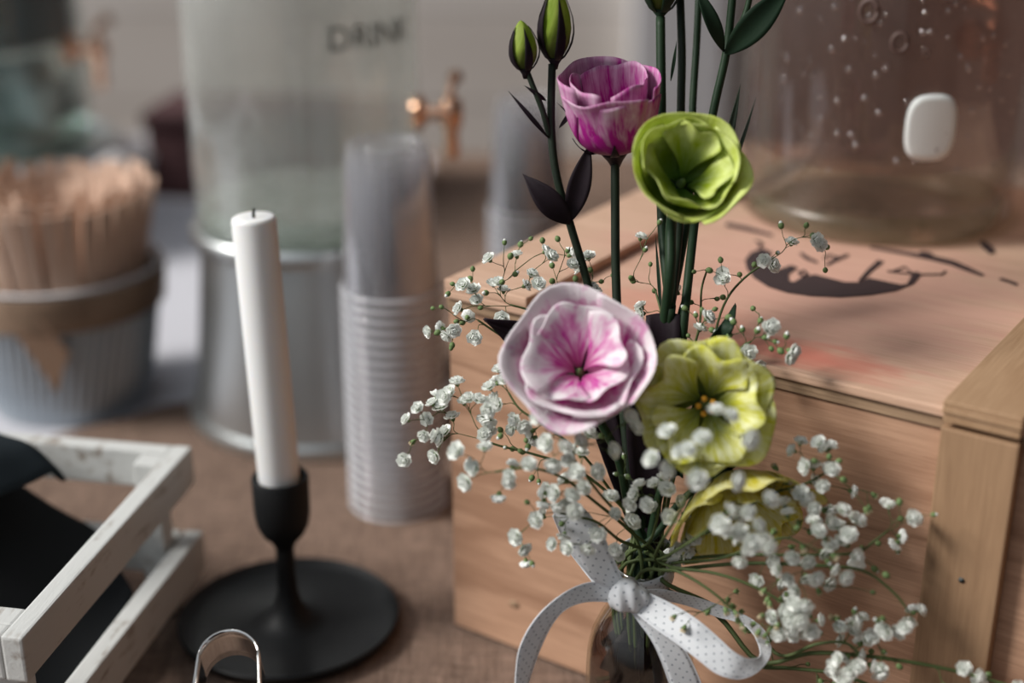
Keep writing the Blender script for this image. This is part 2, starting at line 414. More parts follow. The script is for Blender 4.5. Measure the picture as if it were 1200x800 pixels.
# ================================================================ plywood crate
cr = empty('plywood_crate', (L0.x, L0.y, 0), CA)
tag(cr, 'large pale plywood crate with a pink-stained lid and printed oval', 'crate')
W, Dp = .46, .325
def cbox(name, lo, hi, mat, bev=.0008):
    m = MB(); m.box(lo, hi, bev); return m.build(name, mat, cr, False)
cbox('front_panel', (0, .002, .001), (W, .011, .1755), M_crate)
cbox('side_panel', (0, .011, .001), (.009, Dp-.009, .1755), M_crate)
cbox('side_panel', (W-.009, .011, .001), (W, Dp-.009, .1755), M_crate)
cbox('back_panel', (0, Dp-.009, .001), (W, Dp, .1755), M_crate)
cbox('bottom_panel', (.009, .011, .001), (W-.009, Dp-.009, .008), M_crate)
lid = cbox('lid', (.0, -.0015, .1815), (W, Dp+.001, .1855), M_lid)
m = MB(); m.box((0.0, .0005, .1758), (W, Dp, .1812), .0005); m.build('lid_core', M_ply, cr, False)
m = MB(); m.box((0, -.0015, .1858), (.046, Dp+.001, .1905), .0007); m.build('batten', M_lid, cr, False)
m = MB(); m.box((.2372, -.007, .1858), (.2668, Dp+.001, .1885), .0005); m.box((.2372, -.0066, .1886), (.2668, Dp+.001, .191), .0005); m.box((.2376, -.0062, .1820), (.2664, -.0018, .1857), .0005)
m.build('batten', M_batten, cr, False)['label'] = 'wide brown top batten above the post'
m = MB(); m.box((.2372, -.0060, .0), (.2665, .0018, .1795), .0008); po = m.build('post', M_post, cr, False); po['label'] = 'brown vertical post with a small nail hole'
# nail hole + knot
m = MB(); m.lathe([(0, 0), (.0009, 0), (.0006, -.0003), (0, -.0003)][::-1], 12)
for (u, z, r) in ((.2525, .118, 1.0),):
    k = MB(); k.lathe([(.0012*r, .0003), (.0008*r, .0001), (0.0, .0001)], 14); q = k.build('nail', M_ink, cr); q.location = (u, -.0061, z); q.rotation_euler = (pi/2, 0, 0)
k = MB(); k.lathe([(.0026, 0), (.0016, .0003), (0, .0004)], 16); q = k.build('knot', M_ply, cr); q.location = (.0372, .0018, .0262); q.rotation_euler = (pi/2, 0, 0); q.scale = (1.2, .8, 1)
def on_lid(x, y, z=.1857):
    p = G(x, y, .1857)-V((L0.x, L0.y, 0)); c, s = cos(-CA), sin(-CA)
    return V((p.x*c-p.y*s, p.x*s+p.y*c, z))
def decal(polys, name, mat, z):
    m = MB()
    for poly in polys:
        pts = [on_lid(x, y, z) for x, y in poly]; n = len(pts)
        lo = [p-V((0, 0, .00025)) for p in pts]
        m.add(pts+lo, [tuple(range(n))]+[(i, (i+1) % n, n+(i+1) % n, n+i) for i in range(n)])
    bmx = m.build(name, mat, cr, False); return bmx
def stroke(pts, w):
    L = []; R = []
    for i, (x, y) in enumerate(pts):
        a = pts[max(i-1, 0)]; b = pts[min(i+1, len(pts)-1)]; dx, dy = b[0]-a[0], (b[1]-a[1])*2; l = sqrt(dx*dx+dy*dy) or 1
        ww = w[i] if hasattr(w, '__len__') else w
        L.append((x-dy/l*ww, y+dx/l*ww*.5)); R.append((x+dy/l*ww, y-dx/l*ww*.5))
    return L+R[::-1]
decal([[(894, 291), (880, 296), (873, 305), (875, 315), (884, 326), (900, 336), (922, 343), (950, 347), (985, 348.5), (1020, 346), (1050, 341), (1070, 333), (1078, 324), (1077, 319), (1070, 319), (1063, 333), (1056, 334), (1018, 326), (1008, 331), (990, 331), (955, 322), (940, 325), (930, 331), (924, 329), (924, 321), (935, 314), (927, 311), (913, 316), (903, 313), (899, 303), (905, 296)]], 'printed_oval', M_logo, .1860)
marks = [stroke([(1007, 330), (1018, 318), (1032, 306)], [2, 3, 4]), stroke([(1020, 290), (1060, 297), (1090, 302), (1115, 308), (1135, 316), (1152, 323)], [2, 3, 5, 5, 4, 2]),
         stroke([(1172, 327), (1182, 330), (1192, 334)], 2.2), stroke([(1150, 283), (1157, 290), (1163, 297)], [3, 6, 4]), stroke([(851, 263), (875, 268), (905, 276)], [4, 4, 2]),
         stroke([(938, 297), (946, 303), (958, 308)], [2, 3, 1.5]), stroke([(968, 311), (980, 304), (994, 299)], [1.5, 3, 2]), stroke([(1040, 318), (1075, 322), (1103, 322), (1108, 318)], 1.4),
         stroke([(936, 320), (942, 317), (946, 321), (941, 324), (936, 321)], 1.6), stroke([(965, 303), (972, 299), (982, 302)], 1.6), stroke([(1044, 319), (1060, 313), (1068, 320)], 1.2),
         stroke([(885, 282), (893, 285), (889, 290)], 1.6), stroke([(1078, 296), (1086, 297), (1092, 299)], 2.5)]
decal(marks, 'printed_lettering', M_logo, .1861)

# ================================================================ glass dispensers
def arcprof(r, z0, rc, n=6):                     # rounded lower corner
    return [(r-rc+rc*sin(a), z0+rc-rc*cos(a)) for a in [pi/2*k/n for k in range(n+1)]]
def jar(parent, r, h, rb, mat, base_mat, th=.003, baseh=.016):
    outer = [(0, .002), (rb*.55, .004), (rb*.8, .001), (rb*.96, 0)]+arcprof(r, 0, r-rb*.97, 6)[1:]
    outer += [(r, h*.80), (r*.985, h*.84), (r*.90, h*.90), (r*.80, h*.93), (r*.78, h*.97), (r*.80, h)]
    inner = [(max(x-th, 0), y) for x, y in outer[4:]][::-1]
    inner = [(x, max(y, baseh)) for x, y in inner]+[(rb*.9, baseh), (0, baseh+.002)]
    m = MB(); m.lathe(outer[3:]+inner, 64); o = m.build('glass_wall', mat, parent, auto=60)
    m = MB(); m.lathe([(0, .001), (rb*.5, .006), (rb*.86, .002), (rb*.97, 0.0), (rb*1.01, .004), (rb*1.03, .010), (rb*.95, .0155), (rb*.6, .012), (0, .011)], 64)
    m.build('glass_base', base_mat, parent, auto=60)
    m = MB(); m.lathe([(0, h+.012), (r*.76, h+.012), (r*.84, h+.008), (r*.84, h-.006), (r*.82, h-.006), (r*.82, h+.004), (0, h+.005)], 48); m.build('lid', M_galv, parent, auto=50)
def tap(parent, r, z, ang, mat=M_copper, s=1.0):
    t = MB(); t.lathe([(0, -.004), (.013, -.004), (.0145, 0), (.012, .004), (.006, .006), (.0055, .018), (.009, .020), (.009, .030), (.006, .033), (0, .034)], 24)
    o = t.build('spigot', mat, parent, auto=50)
    o.matrix_local = Matrix.Translation((r*cos(ang), r*sin(ang), z)) @ Matrix.Rotation(ang, 4, 'Z') @ Matrix.Rotation(pi/2, 4, 'Y') @ Matrix.Scale(s, 4)
    b = MB(); b.lathe([(0, -.034), (.0045, -.034), (.006, -.030), (.0055, -.012), (.0085, -.008), (.0085, .008), (.006, .012), (0, .013)], 20)
    q = b.build('spout', mat, o, auto=50); q.matrix_local = Matrix.Translation((0, 0, .025)) @ Matrix.Rotation(-pi/2, 4, 'Y')
    hl = MB(); hl.tube(spline([(0, 0, .010), (0, 0, .018), (0, .010, .021), (0, .024, .023)], 5), [.003]*10+[.0035]*5+[.006], 10)
    q = hl.build('handle', mat, o); q.matrix_local = Matrix.Translation((0, 0, .025)) @ Matrix.Rotation(-pi/2, 4, 'Y')
    return o
# middle dispenser on a galvanised stand
CX, CY = -.1325, .900
st = empty('dispenser_stand', (CX, CY, 0)); tag(st, 'flared shiny metal stand carrying the hazy glass dispenser', 'stand')
m = MB(); m.lathe([(.067, .128), (.0715, .128), (.0725, .122), (.0835, .012), (.084, .010)], 64); m.build('body', M_galv, st, auto=40)
m = MB(); m.lathe([(.084, .010), (.0885, .008), (.0895, .004), (.0885, .0005), (.082, .0005), (.082, .010)], 64, True); m.build('foot_ring', M_galv, st, auto=40)
m = MB(); m.lathe([(.064, .126), (.0770, .126), (.0785, .129), (.0785, .134), (.0765, .1365), (.064, .1365)], 64, True); m.lathe([(0, .1355), (.065, .1355), (.065, .1300), (0, .1300)][::-1], 48); m.build('top_ring', M_galv, st, auto=40)
j2 = empty('drink_dispenser', (CX, CY, .1368)); tag(j2, 'tall hazy glass dispenser on the metal stand, with dark lettering and copper tap', 'drink dispenser', 'glass drink dispensers')
jar(j2, .0735, .27, .069, M_jarhaze, M_gbase)
tap(j2, .0735, .071, radians(-6), s=.84)
def wrap_text(body, size, parent, r, z, ang, mat, name='lettering'):
    c = bpy.data.curves.new('t', 'FONT'); c.body = body; c.size = size; c.align_x = 'CENTER'; c.extrude = .0003; c.resolution_u = 3
    to = bpy.data.objects.new('t', c); COL.objects.link(to)
    me = bpy.data.meshes.new_from_object(to.evaluated_get(bpy.context.evaluated_depsgraph_get())); bpy.data.objects.remove(to)
    bm = bmesh.new(); bm.from_mesh(me); bmesh.ops.subdivide_edges(bm, edges=[e for e in bm.edges if e.calc_length() > .004], cuts=2)
    for v in bm.verts:
        a = ang+v.co.x/r; rr = r+.0004+v.co.z; v.co = V((rr*cos(a), rr*sin(a), z+v.co.y))
    bm.to_mesh(me); bm.free(); me.materials.clear(); return link(name, me, mat, parent, False)
wrap_text('DRINK', .0205, j2, .0735, .121, radians(-46), M_ink)
# dispenser on the plywood crate
def at_crate(u, v, z): 
    c, s = cos(CA), sin(CA); return V((L0.x+u*c-v*s, L0.y+u*s+v*c, z))
jp = at_crate(.1165, .234, .1856)
j3 = empty('drink_dispenser', jp); tag(j3, 'glass dispenser of brownish drink with water drops, standing on the crate lid', 'drink dispenser', 'glass drink dispensers')
jar(j3, .0735, .26, .066, M_jar3, M_gbase3)
m = MB(); m.lathe([(0, .036), (.062, .036), (.067, .039), (.0695, .046), (.0695, .19), (0, .19)], 48); m.build('drink', M_berry, j3, auto=40)
random.seed(3)
dm = MB()
for k in range(150):
    a = radians(random.uniform(-150, -25)); z = random.uniform(.03, .2)*(.5+.5*random.random())+.02; s = random.choice([.0007, .0009, .0012, .0016])
    c = V((.0737*cos(a), .0737*sin(a), z)); nrm = V((cos(a), sin(a), 0)); tn = V((-sin(a), cos(a), 0))
    n = 8; vs = [c+nrm*s*.55]; fs = []
    for q in range(n):
        d = 2*pi*q/n; vs.append(c+nrm*s*.4+(tn*cos(d)+V((0, 0, 1))*sin(d)*1.1)*s*.6)
    for q in range(n):
        d = 2*pi*q/n; vs.append(c-nrm*.0002+(tn*cos(d)+V((0, 0, 1))*sin(d)*1.1)*s)
    for q in range(n):
        fs.append((0, 1+q, 1+(q+1) % n)); fs.append((1+q, 1+n+q, 1+n+(q+1) % n, 1+(q+1) % n))
    dm.add(vs, fs)
do = dm.build('water_drops', M_drop, j3); do['kind'] = 'stuff'
dm = MB()
for (a, z, s) in ((-112, .118, .0052), (-100, .104, .0045), (-96, .132, .002), (-104, .092, .0016), (-93, .144, .0022), (-106, .142, .002), (-90, .099, .0018), (-84, .125, .0018)):
    a = radians(a); cvec = V((.0740*cos(a), .0740*sin(a), z)); tn = V((-sin(a), cos(a), 0))
    dm.tube([cvec+(tn*cos(d*pi/6)*.8+V((0, 0, 1))*sin(d*pi/6))*s for d in range(13)], s*.22, 6)
dm.build('water_stains', plain('dark_stain', (.10, .06, .05), .6), j3)
m = MB(); aa = radians(-85)
def patch_fn(u, v):
    x = (u-.5)*2; y = (v-.5)*2; f = (abs(x)**3+abs(y)**3)**(1/3) if (x or y) else 1; mx = max(abs(x), abs(y)); f = mx/f if f else 1
    a = aa+x*f*.0128/.0741; return V((.0741*cos(a), .0741*sin(a), .063+y*f*.0165))
m.grid(patch_fn, 10, 10); solid(m.build('jar_patch', M_patch, j3), .0003)  # white rounded patch set on the jar's front wall
tap(j3, .0735, .085, radians(36), M_copper, .8)
# far dispenser at the picture's edge
CX1, CY1 = -.485, 1.30
st1 = empty('dispenser_stand', (CX1, CY1, -.0030)); tag(st1, 'metal stand behind the bucket under the dark drink dispenser', 'stand')
m = MB(); m.lathe([(.072, .078), (.078, .078), (.0785, .074), (.086, .010)], 48); m.build('body', M_galv, st1, auto=40)
m = MB(); m.lathe([(.086, .010), (.091, .006), (.0905, .0005), (.083, .0005), (.083, .010)], 48, True); m.build('foot_ring', M_galv, st1, auto=40)
m = MB(); m.lathe([(0, .080), (.108, .080), (.112, .084), (.114, .092), (.1115, .092), (.107, .085), (0, .085)], 64); m.build('tray', M_galv, st1, auto=40)
j1 = empty('drink_dispenser', (CX1, CY1, .0825)); tag(j1, 'glass dispenser of dark drink on the tray behind the bucket of sticks', 'drink dispenser', 'glass drink dispensers')
jar(j1, .092, .29, .088, M_jar1, M_gbase)
m = MB(); m.lathe([(0, .098), (.074, .098), (.086, .103), (.087, .110), (.087, .235), (0, .235)], 48); m.build('drink', M_tealiq, j1, auto=40)
m = MB()
random.seed(5)
for k in range(44):
    a = random.uniform(0, 6.28); rr = random.uniform(0, .068); bm = bmesh.new(); bmesh.ops.create_icosphere(bm, subdivisions=2, radius=random.uniform(.012, .017))
    c = V((rr*cos(a), rr*sin(a), .034+.016*(k % 3)))
    bm.verts.index_update(); m.add([v.co*(1+.12*noise.noise(v.co*90+c*50))+c for v in bm.verts], [[v.index for v in f.verts] for f in bm.faces]); bm.free()
oi = m.build('ice', plain('ice', (.78, .88, .86), .3), j1); oi['kind'] = 'stuff'
tap(j1, .092, .095, radians(-12))

# ================================================================ cups
def cup_mesh():
    m = MB(); R0, R1, h, t = .0276, .0226, .085, .0002
    pr = [(R0, .0), (R0, .0005), (R0-.00005, .001), (R0-.0001, .0015), (R0-.0001, .0020), (R0-.0004, .008), (R1+.0012, h-.006), (R1+.0004, h-.0035), (R1, h-.0008), (R1-.0015, h), (.0175, h), (.0165, h-.0022), (0.00001, h-.0022)]
    inn = [(x-t if x > .001 else x, z-(t if z > h-.01 else 0)) for x, z in pr[4:]][::-1]
    m.lathe(pr+inn+[(R0-t, 0)], 48, True); return m
base_cup = None
def cup_stack(loc, n, label, group):
    global base_cup
    random.seed(n)
    for k in range(n):
        if base_cup is None:
            base_cup = cup_mesh().build('plastic_cup', M_cup, auto=50); o = base_cup
            q = MB(); q.lathe([(.0277, .0), (.0289, .0002), (.0294, .0012), (.0289, .0022), (.0277, .0024)], 40, True); cup_rim = q.build('rim', M_cuprim, o)
        else:
            o = base_cup.copy(); COL.objects.link(o); q = base_cup.children[0].copy(); COL.objects.link(q); q.parent = o
        o.location = V(loc)+V((0, 0, k*.0062)); o.rotation_euler.z = random.uniform(0, 6)
        lb = label
        if k == n-1: lb = label.replace('clear plastic cup', 'topmost clear plastic cup')
        tag(o, lb, 'cup', group if k < n-1 else None)
        if 'group' in o and k == n-1: o['group'] = group
cup_stack((-.0685, .7615, .0003), 23, 'clear plastic cup upside down in the stack beside the crate', 'plastic cups stacked beside the crate')
cup_stack((.0115, 1.02, .0003), 18, 'clear plastic cup upside down in the far stack behind the crate', 'plastic cups stacked behind the crate')

# ================================================================ bucket of sticks
BX, BY, BZ = -.312, .925, -.0030
bk = empty('ribbed_bucket', (BX, BY, BZ)); tag(bk, 'grey ribbed tin bucket with a wooden hoop, full of wooden sticks', 'bucket')
m = MB(); n = 220; prof = [(.001, .002), (.052, .002), (.0535, 0), (.0545, .003)]+[(.0545+.0125*k/8, .003+.077*k/8) for k in range(1, 9)]
outer = prof; inner = [(r-.0025, max(z, .0035)) for r, z in prof[3:]][::-1]+[(.001, .0035)]
allp = outer+inner; v = []; f = []
for i, (r, z) in enumerate(allp):
    for k in range(n):
        a = 2*pi*k/n; rr = r+(.0010*cos(k*2*pi/4) if 3 < i < len(outer) else 0)
        v.append(V((rr*cos(a+z*2.5), rr*sin(a+z*2.5), z)))
for i in range(len(allp)-1):
    for k in range(n): f.append((i*n+k, i*n+(k+1) % n, (i+1)*n+(k+1) % n, (i+1)*n+k))
m.add(v, f); m.build('body', M_bucket, bk, auto=50)
m = MB(); m.lathe([(.0675, .074), (.0705, .073), (.0725, .095), (.0710, .0975), (.0695, .096)], 64, True); m.build('hoop', M_hoop, bk, auto=40)
m = MB(); m.lathe([(.0665, .094), (.0700, .0975), (.0712, .1000), (.0690, .1010), (.0650, .094)], 64, True); m.build('rim', M_wht, bk, auto=40)
tg = empty('x'); bpy.data.objects.remove(tg)
def tagm():
    a0 = radians(-86); m = MB()
    pts = [(-.013, .073), (.004, .085), (.018, .060), (.007, .032)]
    fr = []; bkp = []
    for (u, z) in pts:
        a = a0+u/.068; r = .0705+(z-.08)*.05; fr.append(V((r*cos(a)*1.015, r*sin(a)*1.015, z))); bkp.append(V((r*cos(a)*.99, r*sin(a)*.99, z)))
    m.add(fr+bkp, [(0, 1, 2, 3), (7, 6, 5, 4)]+[(i, (i+1) % 4, 4+(i+1) % 4, 4+i) for i in range(4)])
    return m
tagm().build('hanging_tag', M_tag, bk, False)['label'] = 'plain pale wooden tag hanging from the hoop'
random.seed(11); sbase = None; n = 0
for ring, (rr, cnt, hh, tilt) in enumerate(((.0485, 34, .152, .21), (.039, 27, .150, .17), (.029, 20, .146, .12), (.018, 12, .144, .06))):
    for k in range(cnt):
        a = 2*pi*(k+.5*ring)/cnt+random.uniform(-.02, .02)
        if sbase is None:
            mm = MB(); mm.box((-.0048, -.0008, 0), (.0048, .0008, .135), .0004); sbase = mm.build('wooden_stick', M_stick, None, False); o = sbase
        else: o = sbase.copy(); COL.objects.link(o)
        rb = rr*.80; o.location = (BX+rb*cos(a), BY+rb*sin(a), BZ+.005)
        o.scale = (1, 1, (hh+random.uniform(-.004, .004))/.135)
        o.rotation_euler = (Matrix.Rotation(a, 3, 'Z') @ Matrix.Rotation(tilt*1.0+random.uniform(-.008, .008), 3, 'Y') @ Matrix.Rotation(pi/2, 3, 'Z')).to_euler()
        tag(o, 'flat pale wooden stick fanned out among the others in the bucket', 'stick', 'wooden sticks standing in the bucket')

# ================================================================ things behind the table
mc = empty('fabric_box', (-.235, 1.46, -.0035), radians(-7)); tag(mc, 'dark maroon fabric box on the grey cloth behind the hazy dispenser', 'box')
m = MB(); m.box((-.135, -.05, 0), (.125, .06, .074), .004); m.build('body', M_maroon, mc)
m = MB(); m.box((-.138, -.053, .0742), (.128, .063, .090), .004); m.build('lid', M_maroon, mc)
m = MB(); m.lathe([(0, .0), (.022, 0), (.026, .004), (.040, .030), (.044, .048), (.042, .048), (.037, .031), (.023, .006), (0, .005)], 40)
tag(m.build('small_bowl', M_wht, None, loc=G(158, 236, -.003)+V((0, .05, 0))), 'small pale bowl on the grey cloth beside the far dispenser', 'bowl')

# ================================================================ candle and holder
HB = G(340, 735)+V((0, 0, .0003)); hd = empty('candle_holder', HB); tag(hd, 'matte black candle holder with a wide round dish foot', 'candle holder')
m = MB(); m.lathe([(0, .0005), (.050, .0005), (.0545, .003), (.0565, .0075), (.0555, .0085), (.0530, .0060), (.048, .0040), (.020, .0038), (.0125, .0060), (.0075, .0130), (.0052, .022), (.0046, .032), (.0046, .046)], 72); m.build('dish', M_black, hd, auto=60)
m = MB(); m.lathe([(.0044, .044), (.0046, .047), (.0065, .051), (.0105, .0555), (.0130, .061), (.0139, .067), (.0141, .0865), (.0136, .0872), (.0118, .0868), (.0115, .070), (0, .069)], 48); m.build('cup', M_black, hd, auto=60)
cd = empty('taper_candle', HB+V((0, 0, .0698)))
top = P(297, 253, .655)-cd.location; L = top.length
cd.rotation_euler = V((0, 0, 1)).rotation_difference(top).to_euler()
tag(cd, 'unlit white taper candle leaning slightly in the black holder', 'candle')
m = MB(); m.lathe([(0, 0), (.0098, .0), (.0101, .001), (.0104, L-.0022), (.0100, L-.0008), (.0088, L), (.0030, L-.0006), (0.00001, L-.0008)], 40); m.build('wax', M_candle, cd, auto=60)
m = MB(); m.tube([(0, 0, L-.002), (.0001, 0, L+.001), (.0005, .0002, L+.0036)], [.0008, .0008, .0006], 8); m.build('wick', M_wick, cd)

# ================================================================ steel tongs (only the bend shows)
TG = P(270, 738, .568)
tn = empty('tongs', TG, radians(3)); tag(tn, 'shiny steel tongs, bent end raised, in front of the candle holder', 'tongs')
th_ = radians(61); ld = V((0, -sin(th_), -cos(th_))); wdv = V((0, cos(th_), -sin(th_))); LL = (TG.z-.001)/cos(th_)
def tp(x, l): return V((x, 0, 0))+ld*l
pr = [(-.0118*cos(a), .0118-.0118*sin(a)) for a in [pi*k/16 for k in range(17)]]
pr = [(-.019, LL-.02), (-.016, LL*.55), (-.0128, .035)]+pr+[(.0138, .035), (.018, LL*.55), (.020, LL-.02)]
cl = spline([tp(x, l) for x, l in pr], 3)
m = MB()
def tg2(u, v):
    k = u*(len(cl)-1); i = min(int(k), len(cl)-2); return cl[i].lerp(cl[i+1], k-i)+wdv*(v*.021)
m.grid(tg2, 110, 4); o = m.build('bent_arm', M_steel, tn); solid(o, .0008, 0)

# ================================================================ white-washed crate
wa = V((-.1633, .6536, 0)); wb = G(25, 748, .09); wb.z = 0
ax = (wb-wa).normalized(); ang = atan2(ax.y, ax.x)+pi/2      # local -y runs to the near corner
wc = empty('slatted_crate', wa+V((0, 0, .0002)), ang); tag(wc, 'low white-washed slatted wooden crate holding black napkins', 'crate')
LW, LD = .30, (wb-wa).length
def wbx(name, lo, hi, bev=.0012): m = MB(); m.box(lo, hi, bev); return m.build(name, M_ww, wc, False)
for z0, z1, o_ in ((.0685, .0895, 0), (.018, .0405, .0018)):
    wbx('side_slat', (-.0095+o_, -LD, z0), (0+o_, 0, z1)); wbx('side_slat', (-LW-o_, -LD, z0), (-LW+.0095-o_, 0, z1))
    wbx('end_slat', (-LW+.0097, -.0095, z0+.0003), (-.0097, 0, z1-.0003)); wbx('end_slat', (-LW+.0097, -LD, z0+.0003), (-.0097, -LD+.0095, z1-.0003))
for x in (-.0225, -LW+.0100):
    for y in (-.0225, -LD+.0100): wbx('corner_block', (x, y, 0), (x+.0125, y+.0125, .0885))
for k in range(5): 
    x = -LW+.012+k*.0555; wbx('bottom_slat', (x, -LD+.0235, .003), (x+.048, -.0235, .0085))
# napkins
def napkin(name, mat, fn, nu, nv, label, th=.0025):
    m = MB(); m.grid(fn, nu, nv); o = m.build(name, mat); o.matrix_world = wc.matrix_basis
    o.location = wc.location; o.rotation_euler = wc.rotation_euler
    s = solid(o, th, -1); b = o.modifiers.new('s', 'SUBSURF'); b.levels = 1; b.render_levels = 1
    tag(o, label, 'napkin'); return o
def n1(u, v):
    x = -.0125-.256*u; y = -.025-(LD-.050)*v
    # rises away from the right-hand slats towards the far rail
    h = .034+.052*ease((u-.02)*2.2+.15*(1-v)) + .004*noise.noise(V((x*30, y*22, 1))) 
    h -= .020*ease((.35-u)/.35)*ease(v*1.2)
    h *= 1-.45*exp(-((1-v)/.08)**2)*0
    if u < .12 and v < .35: y -= .03*(1-u/.12)*(1-v/.35)
    return V((x, y, h))
napkin('cloth_napkin', M_napk, n1, 40, 30, 'black cloth napkin filling the white-washed crate below the upper one')
def n2(u, v):
    a = V((-.050, -.034, .100)); b = V((-.25, .020, .128)); c = V((-.075, -.095, .098)); d = V((-.27, -.150, .120))
    p = a.lerp(b, u).lerp(c.lerp(d, u), v); p.z += .004*noise.noise(p*35)+.003*sin(pi*v)+.002
    p.z -= .010*(exp(-(v/.06)**2)+exp(-((1-v)/.06)**2)+exp(-(u/.05)**2)); return p
napkin('cloth_napkin', M_napk2, n2, 30, 24, 'blue-black folded cloth napkin on top, rising over the far rail of the crate', .004)

# ================================================================ bottle vase
NK = P(754, 663, .589); BC = V((NK.x, NK.y, 0)); RH = NK.z
bt = empty('bottle_vase', BC+V((0, 0, .0004))); tag(bt, 'small clear glass bottle vase tied with a dotted ribbon', 'vase')
op = [(.0001, .003), (.017, .002), (.0195, .0005), (.0218, .003), (.0226, .008), (.0228, .055), (.0224, .063), (.0208, .071), (.0175, .079), (.0138, .085), (.0118, .090), (.0110, .096), (.0109, RH-.0035), (.0114, RH-.0015), (.0112, RH), (.0104, RH+.0003)]
ip = [(max(r-.0013, .0001), z) for r, z in op[4:-1]][::-1]; ip[-1] = (.0205, .0065)
m = MB(); m.lathe(op+ip+[(.0001, .0055)], 56); m.build('glass', M_bottle, bt, auto=60)
m = MB(); m.tube([(.0111*cos(a), .0111*sin(a), RH-.0004) for a in [2*pi*k/40 for k in range(41)]], .0007, 8); m.build('lip', thin_glass('lip_glass', (.75, .75, .68), .1, (.5, .5, .45), .8, .25), bt)
m = MB(); m.lathe([(.0001, .0070), (.0185, .0070), (.0208, .010), (.0210, .056), (.0203, .064), (.0188, .070), (.0001, .070)], 48); m.build('water', M_water, bt, auto=50)

# ---- ribbon: strips given by both edges
rb = empty('ribbon_bow', BC+V((0, 0, .0005))); tag(rb, 'white satin ribbon with grey dots tied in a bow round the bottle neck', 'ribbon')
def strip(name, A, B, lab=None, sub=7, twist=0):
    a = spline([P(*p) for p in A], sub); b = spline([P(*p) for p in B], sub); n = len(a)-1; us = [0]
    for i in range(n): us.append(us[-1]+((a[i+1]+b[i+1])/2-(a[i]+b[i])/2).length)
    wid = .0125; nv = 6
    m = MB(); v = []; uv = []
    for i in range(n+1):
        for j in range(nv+1):
            p = a[i].lerp(b[i], j/nv)-rb.location; v.append(p); uv.append((us[i], j/nv*wid))
    f = [(i*(nv+1)+j, (i+1)*(nv+1)+j, (i+1)*(nv+1)+j+1, i*(nv+1)+j+1) for i in range(n) for j in range(nv)]
    m.add(v, f, uv); o = m.build(name, M_ribbon, rb); solid(o, .0004, 0)
    h = MB(); h.tube([p-rb.location for p in a], .00032, 6); h.tube([p-rb.location for p in b], .00032, 6); h.build('hem', M_hem, o)
    return o
# tail sweeping left
strip('tail', [(738, 688, .572), (698, 682, .570), (670, 690, .566), (644, 708, .562), (624, 730, .560), (610, 757, .560), (605, 785, .561), (604, 830, .563), (608, 880, .566)],
      [(738, 707, .572), (702, 704, .571), (680, 706, .568), (662, 714, .565), (649, 728, .564), (638, 748, .564), (626, 778, .565), (616, 815, .567), (613, 880, .570)])
# loop up left, front layer then back layer
strip('loop', [(728, 690, .571), (700, 682, .569), (683, 664, .567), (668, 640, .566), (655, 615, .566), (646, 592, .566)],
      [(736, 687, .570), (727, 674, .568), (716, 648, .566), (704, 622, .565), (688, 600, .565), (668, 582, .566)])
strip('loop', [(736, 692, .573), (716, 686, .575), (704, 676, .577), (690, 660, .579), (670, 630, .578), (650, 600, .571)],
      [(728, 698, .573), (702, 690, .575), (692, 678, .577), (681, 664, .579), (664, 640, .578), (648, 604, .571)])
# right loop: back band
strip('loop', [(750, 692, .571), (775, 691, .573), (800, 696, .576), (828, 704, .578), (856, 714, .578), (878, 724, .576), (893, 736, .571), (901, 750, .566), (903, 764, .560), (897, 777, .556), (884, 789, .552), (867, 795, .550), (852, 793, .549), (836, 786, .550), (817, 771, .552), (793, 753, .556), (764, 733, .561), (742, 714, .566)],
      [(748, 700, .571), (766, 702, .573), (785, 704, .576), (812, 711, .578), (840, 722, .578), (860, 727, .576), (874, 733, .571), (884, 744, .566), (890, 757, .561), (891, 768, .557), (885, 772, .554), (876, 772, .552), (868, 769, .551), (857, 762, .551), (841, 747, .553), (819, 728, .556), (791, 710, .561), (756, 693, .566)])
# tail hanging down right
strip('tail', [(738, 714, .567), (750, 730, .566), (763, 748, .565), (773, 768, .565), (782, 792, .566), (792, 824, .568), (800, 870, .572)],
      [(756, 706, .567), (774, 728, .566), (790, 746, .566), (804, 764, .566), (815, 785, .567), (824, 810, .569), (836, 870, .574)])
# band round the neck
m = MB(); rr = .0127
bandz = P(755, 684, .578).z
def band(u, v):
    a = 2*pi*u; tilt = .0045*sin(a+.6); return V((rr*cos(a), rr*sin(a), bandz-.0045+.009*v+tilt))
m.grid(band, 60, 4, lambda u, v: (u*.08, v*.0125)); solid(m.build('neck_band', M_ribbon, rb), .0004)
# knot
kc = P(738, 699, .566)-rb.location; m = MB()
def knot(u, v):
    a = 2*pi*u; s = v*2-1; k = sqrt(max(.0, 1-.80*abs(s)**2.5)) if abs(s) < .99 else .25
    x = .0082*cos(a)*k; y = -.0046*sin(a)*k; z = s*.0066*(1-.15*cos(a))
    y -= .0006*sin(6*(x*160+z*110)); c_, s_ = cos(.42), sin(.42)
    return kc+V((x*c_+z*s_, y, z*c_-x*s_*.8))
m.grid(knot, 40, 12, lambda u, v: (u*.035, v*.0125)); ko = m.build('knot', M_ribbon, rb); ko.rotation_euler = (0, 0, 0)
solid(ko, .0004)

